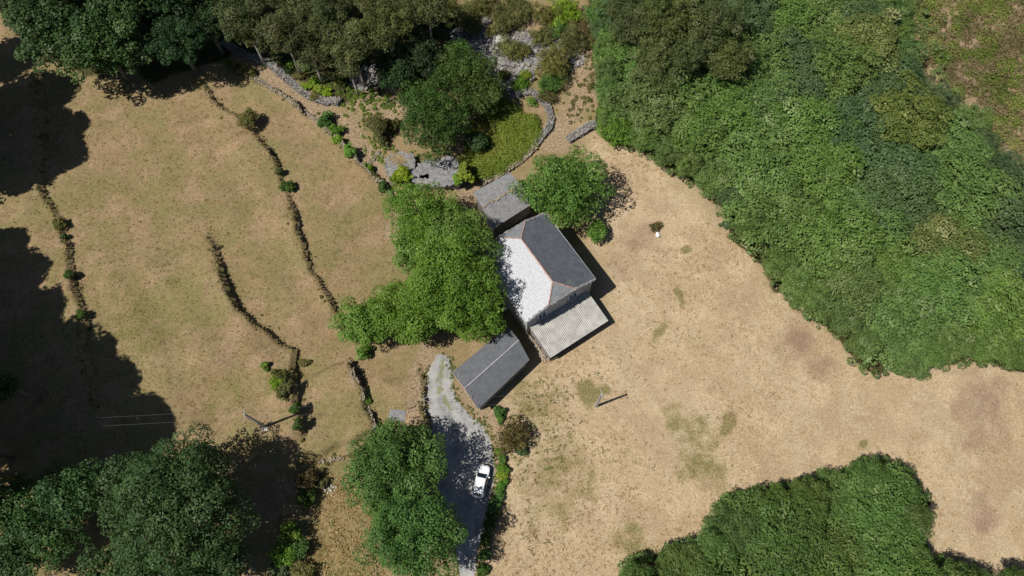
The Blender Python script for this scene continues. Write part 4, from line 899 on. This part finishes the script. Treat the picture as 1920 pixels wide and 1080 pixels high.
# ruin: two stone-slab roofs, broken, one with a hole
def ruin_part(par, name, polypx, ztop, mat, sc=1, holes=(), seed=1, base=None):
    Q = [at(p[0], p[1], ztop) for p in polypx]; cc = np.mean(Q, axis=0)
    # walls
    m = MB(); n_ = len(Q); inn = [(cc[0]+(q[0]-cc[0])*.93, cc[1]+(q[1]-cc[1])*.93) for q in Q]; i2 = [(cc[0]+(q[0]-cc[0])*.74, cc[1]+(q[1]-cc[1])*.74) for q in Q]
    zb = min(g1(*q) for q in Q)-.5
    for i in range(n_):
        j = (i+1) % n_; m.hexa([(*inn[i], zb), (*inn[j], zb), (*i2[j], zb), (*i2[i], zb), (*inn[i], ztop-.15), (*inn[j], ztop-.15), (*i2[j], ztop-.15), (*i2[i], ztop-.15)])
    m.obj('wall', stonewallm, par)
    # overlapping slabs
    rd = np.random.default_rng(seed); P = np.array(Q); x0_, y0_ = P.min(0); x1_, y1_ = P.max(0); V = []; Fs = []; pts = []; sz = []
    st = .42
    for yy in np.arange(y0_, y1_, st):
        for xx in np.arange(x0_, x1_, st):
            x_, y_ = xx+rd.normal(0, .07), yy+rd.normal(0, .07)
            if not inpoly(np.array([x_]), np.array([y_]), P)[0]: continue
            if any(math.hypot((x_-h[0])/h[2], (y_-h[1])/h[3]) < 1 for h in holes): continue
            pts.append((x_, y_, ztop-.05+.10*math.sin((x_-cc[0])*.8)+rd.normal(0, .02)+(y_-cc[1])*.1)); sz.append((rd.uniform(.30, .50), rd.uniform(.28, .45), rd.uniform(.02, .04)))
    V, Fc = stones(None, None, np.array(pts), np.array(sz), rd, .07); link(name, npmesh(name, V, Fc, mat), par)
cx_, cy_ = at(795, 330, 2); ruin = tag(empty('stone_ruin', (0, 0, 0)), 'ruined stone hut with slab roof and a dark hole in it', 'ruin')
hx_, hy_ = at(795, 330, 2.2)
ruin_part(ruin, 'slab_roof', [(776,318),(790,305),(815,300),(848,297),(858,305),(870,330),(862,344),(800,345),(778,345),(770,330)], 2.2, slabgrey, holes=[(hx_, hy_, .95, .55)], seed=3)
ruin2 = tag(empty('stone_ruin', (0, 0, 0)), 'smaller roofless stone platform with straw on its top, left of the ruined hut', 'ruin')
ruin_part(ruin2, 'slab_roof', [(722,300),(735,288),(768,287),(776,300),(778,322),(765,330),(740,338),(728,325)], 1.5, slabgrey, seed=4)
bx_, by_ = at(750, 298, 1.6); x = rng.normal(bx_, .9, 500); y = rng.normal(by_, .45, 500); a_ = rng.uniform(0, 6.28, 500)
Vs = np.stack([np.stack([x, y, np.full(500, 1.62)], 1), np.stack([x+.3*np.cos(a_), y+.3*np.sin(a_), np.full(500, 1.72)], 1), np.stack([x+.25*np.cos(a_+.3), y+.25*np.sin(a_+.3), np.full(500, 1.66)], 1)], 1).reshape(-1, 3)
tag(link('straw', npmesh('straw', Vs, np.arange(1500).reshape(-1, 3), LM['dry'], dict(var=np.repeat(rng.random(500), 3))), ruin2), None, None, kind='stuff')

# ---------------------------------------------------------------- car
def make_car():
    paint = MatB('white car paint', .25, .5).col((.78,.79,.80)).m; cg = MatB('tinted car glass', .05, .7).col((.010,.014,.022)).m
    black = MatB('black rubber', .7, .3).col((.02,.02,.02)).m; rim_m = MatB('alloy', .3, .6).col((.45,.46,.48)).m; red = MatB('red lamp', .2, .5).col((.35,.01,.01)).m; clear = MatB('clear lamp', .1, .6).col((.5,.52,.55)).m
    x_, y_, z_ = G(902, 903); e = tag(empty('car', (x_, y_, z_+.06), R_(90-12.5)), 'white five door hatchback parked on the track in tree shade', 'car')
    # stations along x (front +): x, half width, sill z, belt z, roof z, roof half width, hood edge flag
    ST = [(-2.10,.62,.42,.78,.80,.50),(-2.04,.78,.30,.92,.97,.60),(-1.88,.85,.24,.97,1.10,.56),(-1.62,.875,.22,.97,1.38,.56),(-1.30,.885,.22,.96,1.46,.60),(-.6,.89,.22,.95,1.50,.62),(0,.89,.22,.94,1.49,.62),(.28,.89,.22,.93,1.42,.60),(.62,.885,.22,.93,1.19,.64),(.98,.88,.22,.92,.98,.70),(1.35,.87,.23,.86,.93,.66),(1.72,.83,.25,.78,.85,.58),(1.95,.74,.30,.68,.74,.48),(2.08,.58,.40,.58,.62,.36)]
    V = []; k = 9
    for x, w, zs, zb, zr, wr in ST:
        half = [(w*.86, zs), (w, zs+.16), (w*1.0, (zs+zb)/2+.04), (w*.965, zb), (wr+(.03 if zr-zb > .2 else .06), zr-.05), (wr*.80, zr), (wr*.4, zr+.015), (0, zr+.02)]
        ring = [(x, -a_, b_) for a_, b_ in half]+[(x, a_, b_) for a_, b_ in reversed(half[:-1])]; V += ring
    n = 15; ns = len(ST); Fs = [(i*n+j, (i+1)*n+j, (i+1)*n+j+1, i*n+j+1) for i in range(ns-1) for j in range(n-1)]
    Fs += [(i*n, i*n+n-1, (i+1)*n+n-1, (i+1)*n) for i in range(ns-1)]+[tuple(range(n)), tuple(range(ns*n-1, (ns-1)*n-1, -1))]
    me = npmesh('body', V, Fs, paint, smooth=True); body = link('body', me, e)
    md = body.modifiers.new('s', 'SUBSURF'); md.levels = 1; md.render_levels = 2
    def interp(x): 
        for a_, b_ in zip(ST[:-1], ST[1:]):
            if a_[0] <= x <= b_[0]: t = (x-a_[0])/(b_[0]-a_[0]); return [p+(q-p)*t for p, q in zip(a_, b_)]
    def patch(name, xs_, yf, zo, mat):
        V = []; m_ = 7
        for x in xs_:
            s_ = interp(x)
            for j in range(m_): t = -1+2*j/(m_-1); V.append((x, t*s_[5]*yf, s_[4]+zo-.03*t*t))
        ii_ = np.arange(len(xs_)*m_).reshape(len(xs_), m_); f_ = np.stack([ii_[:-1,:-1], ii_[1:,:-1], ii_[1:,1:], ii_[:-1,1:]], -1).reshape(-1, 4)
        return link(name, npmesh(name, V, f_, mat, smooth=True), e)
    patch('windscreen', np.linspace(.33, .93, 6), .93, .035, cg); patch('rear_window', np.linspace(-1.93, -1.66, 4), .85, .05, cg)
    for s in (-1, 1):
        V = []; xs_ = np.linspace(-1.45, .62, 10)
        for i_, x in enumerate(xs_):
            q_ = interp(x); b_y, b_z = q_[1]*.965, q_[3]; t_y, t_z = q_[5]+.03, q_[4]-.05
            for t in (.12, .86): V.append((x, s*(b_y+(t_y-b_y)*t+.012), b_z+(t_z-b_z)*t))
        f_ = [(2*i, 2*i+2, 2*i+3, 2*i+1) for i in range(9)]; link('side_window', npmesh('side_window', V, f_, cg), e)
        m = MB(); m.hexa([(.52,s*.86,.93),(.66,s*.86,.93),(.64,s*1.04,.95),(.54,s*1.04,.95),(.52,s*.86,1.03),(.66,s*.86,1.03),(.64,s*1.04,1.08),(.54,s*1.04,1.08)]); m.obj('mirror', paint, e)
        m = MB(); m.hexa([(1.78,s*.52,.66),(2.0,s*.50,.62),(1.84,s*.76,.66),(1.68,s*.80,.70),(1.72,s*.52,.84),(1.96,s*.50,.735),(1.82,s*.74,.76),(1.66,s*.78,.81)]); m.obj('headlight', clear, e)
        m = MB(); m.hexa([(-2.09,s*.5,.75),(-1.92,s*.6,.75),(-1.88,s*.84,.75),(-2.02,s*.8,.75),(-2.07,s*.5,.93),(-1.94,s*.6,.95),(-1.9,s*.83,.97),(-2.01,s*.78,.93)]); m.obj('tail_light', red, e)
        m = MB(); m.tube([(-1.3, s*.58, 1.50), (-.5, s*.585, 1.54), (.15, s*.58, 1.50)], .018, 6); m.obj('roof_rail', metal, e)
        for x in (-1.3, 1.3):
            m = MB(); m.tube([(x, s*.70, .31), (x, s*.88, .31)], .31, 20); w_ = m.obj('wheel', black, e)
            m = MB(); m.tube([(x, s*.86, .31), (x, s*.895, .31)], .20, 14); m.obj('rim', rim_m, w_)
    m = MB(); m.box(2.0, 2.10, -.26, .26, .42, .53); m.obj('number_plate', white_paint, e); m = MB(); m.box(-2.13, -2.06, -.26, .26, .58, .69); m.obj('number_plate', white_paint, e)
    m = MB(); m.tube([(-1.45, 0, 1.47), (-1.55, 0, 1.60)], .012, 5); m.obj('antenna', black, e)
    for z0, w, x in ((.22, .6, 2.05), (.28, .6, -2.08)):
        m = MB(); m.box(x-.03, x+.03, -w, w, z0+.05, z0+.16); m.obj('bumper_trim', black, e)
make_car()

# ---------------------------------------------------------------- power poles and wires
def pole(px, py, h, label, r0=.17, arm_az=100, mat=concrete):
    x_, y_, z_ = G(px, py); e = tag(empty('utility_pole', (x_, y_, z_)), label, 'utility pole', 'poles carrying the power line')
    m = MB(); a_ = .18; b_ = .10
    m.hexa([(-a_,-a_*.8,-.5),(a_,-a_*.8,-.5),(a_,a_*.8,-.5),(-a_,a_*.8,-.5),(-b_,-b_*.8,h),(b_,-b_*.8,h),(b_,b_*.8,h),(-b_,b_*.8,h)]); m.obj('shaft', mat, e)
    ca, sa = math.cos(R_(arm_az)), math.sin(R_(arm_az)); m = MB(); m.tube([(-.55*ca, -.55*sa, h-.15), (.55*ca, .55*sa, h-.15)], .04, 6); m.obj('crossarm', metal, e)
    for s in (-.5, 0, .5): 
        m = MB(); m.tube([(s*ca, s*sa, h-.12), (s*ca, s*sa, h-.02), (s*ca, s*sa, h+.03), (s*ca, s*sa, h+.12)], [.02, .045, .03, .035], 8); m.obj('insulator', concrete, e)
    return (x_, y_, z_+h+.1, ca, sa)
pA = pole(1117, 762, 7.0, 'pale concrete pole with a long straight shadow in the dry field')
pB = pole(496, 800, 7.6, 'dark concrete pole with a concrete foot on the terraced meadow')
m = MB(); x_, y_, z_ = G(497, 804); m.hexa([(-.45,-.3,-.2),(.45,-.35,-.2),(.4,.35,-.2),(-.45,.3,-.2),(-.35,-.25,.12),(.35,-.28,.12),(.3,.28,.12),(-.35,.25,.12)])
o = m.obj('pole_footing', concrete, None, (x_, y_, z_)); tag(o, 'pale concrete block at the foot of the meadow pole', 'footing')
wm = MatB('aluminium wire', .5, .5).col((.10,.10,.10)).m
def wire(a_, b_, sag, label, r=.010, name='power_line', grp='wires of the power line'):
    m = MB(); N_ = 24; m.tube([tuple(a_[i]+(b_[i]-a_[i])*k/N_-(sag*4*(k/N_)*(1-k/N_) if i == 2 else 0) for i in range(3)) for k in range(N_+1)], r, 5)
    tag(m.obj(name, wm), label, 'power line', grp)
ends = at(-120, 816, 8)
for s, w in ((-.5, 'lower'), (.5, 'upper')):
    f_ = lambda p: (p[0]+s*p[3], p[1]+s*p[4], p[2])
    wire(f_(pB), f_(pA), .5, w+' wire of the power line between the two poles')
    wire((ends[0]+0, ends[1]+s, 11), f_(pB), .4, w+' wire running from the meadow pole out past the left edge')
e2 = at(1480, 1120, 5); wire((pA[0], pA[1], pA[2]-.1), (e2[0], e2[1], 5.5), .5, 'single wire from the field pole towards the lower right thicket', .01)

# dead branches at the edge of the wood
def deadtree(px, py, h, label, n=34, seed=3):
    x_, y_, z_ = G(px, py, 2); rd = random.Random(seed); e = tag(empty('dead_tree', (x_, y_, z_)), label, 'dead tree')
    m = MB(); m.tube([(0,0,-.3),(.1,.1,h*.5),(.1,0,h)], [.12,.08,.03], 6); m.obj('trunk', deadwood, e); m = MB()
    for i in range(n):
        z0 = h*rd.uniform(.3, .95); a_ = rd.uniform(0, 6.28); L_ = rd.uniform(.8, 2.1); p = Vector((.1, .05, z0)); q_ = p+Vector((math.cos(a_)*L_, math.sin(a_)*L_, rd.uniform(0, .9)))
        m.tube([p, (p+q_)/2+Vector((rd.uniform(-.2,.2),)*3), q_], [.045, .03, .012], 4)
        for _ in range(3):
            t = rd.uniform(.4, .9); s_ = p+(q_-p)*t; m.tube([s_, s_+Vector((rd.uniform(-.6,.6), rd.uniform(-.6,.6), rd.uniform(0, .6)))], [.02, .008], 4)
    m.obj('branches', deadwood, e)
deadtree(1396, 368, 4.2, 'grey leafless tree at the edge of the wood facing the field')
deadtree(1640, 35, 5.5, 'pale leafless tree near the top of the wood', seed=5)
# bare pale trunk at the head of the long wall
x_, y_, z_ = G(425, 62); m = MB(); m.tube([(0,0,-.3),(-.3,.4,4),(-1.0,1.0,9),(-1.6,1.6,13)], [.22,.18,.12,.04], 8)
e = tag(empty('bare_tree', (x_, y_, z_)), 'pale bare leaning trunk at the head of the long stone wall', 'tree'); m.obj('trunk', barkpale, e, smooth=True)
m = MB(); rd = random.Random(2)
for i in range(16): z0 = rd.uniform(5, 12); a_ = rd.uniform(0, 6.28); m.tube([(-.12*z0+.1, .12*z0-.1, z0), (-.12*z0+math.cos(a_)*1.6, .12*z0+math.sin(a_)*1.6, z0+rd.uniform(.3, 1.4))], [.05, .012], 4)
m.obj('branches', barkpale, e)
# small fence of posts at the track's upper left
for i, (px, py, w) in enumerate([(768,766,'upper'),(775,785,'lower')]):
    x_, y_, z_ = G(px, py); m = MB(); m.tube([(0,0,-.3),(.03,.02,1.3)], [.07,.06], 6); tag(m.obj('wooden_post', pale_wood, None, (x_, y_, z_)), w+' of two short wooden posts at the left side of the track', 'post', 'wooden posts beside the track')
print('objects', len(bpy.data.objects), 'tris', sum(len(me.polygons) for me in bpy.data.meshes))
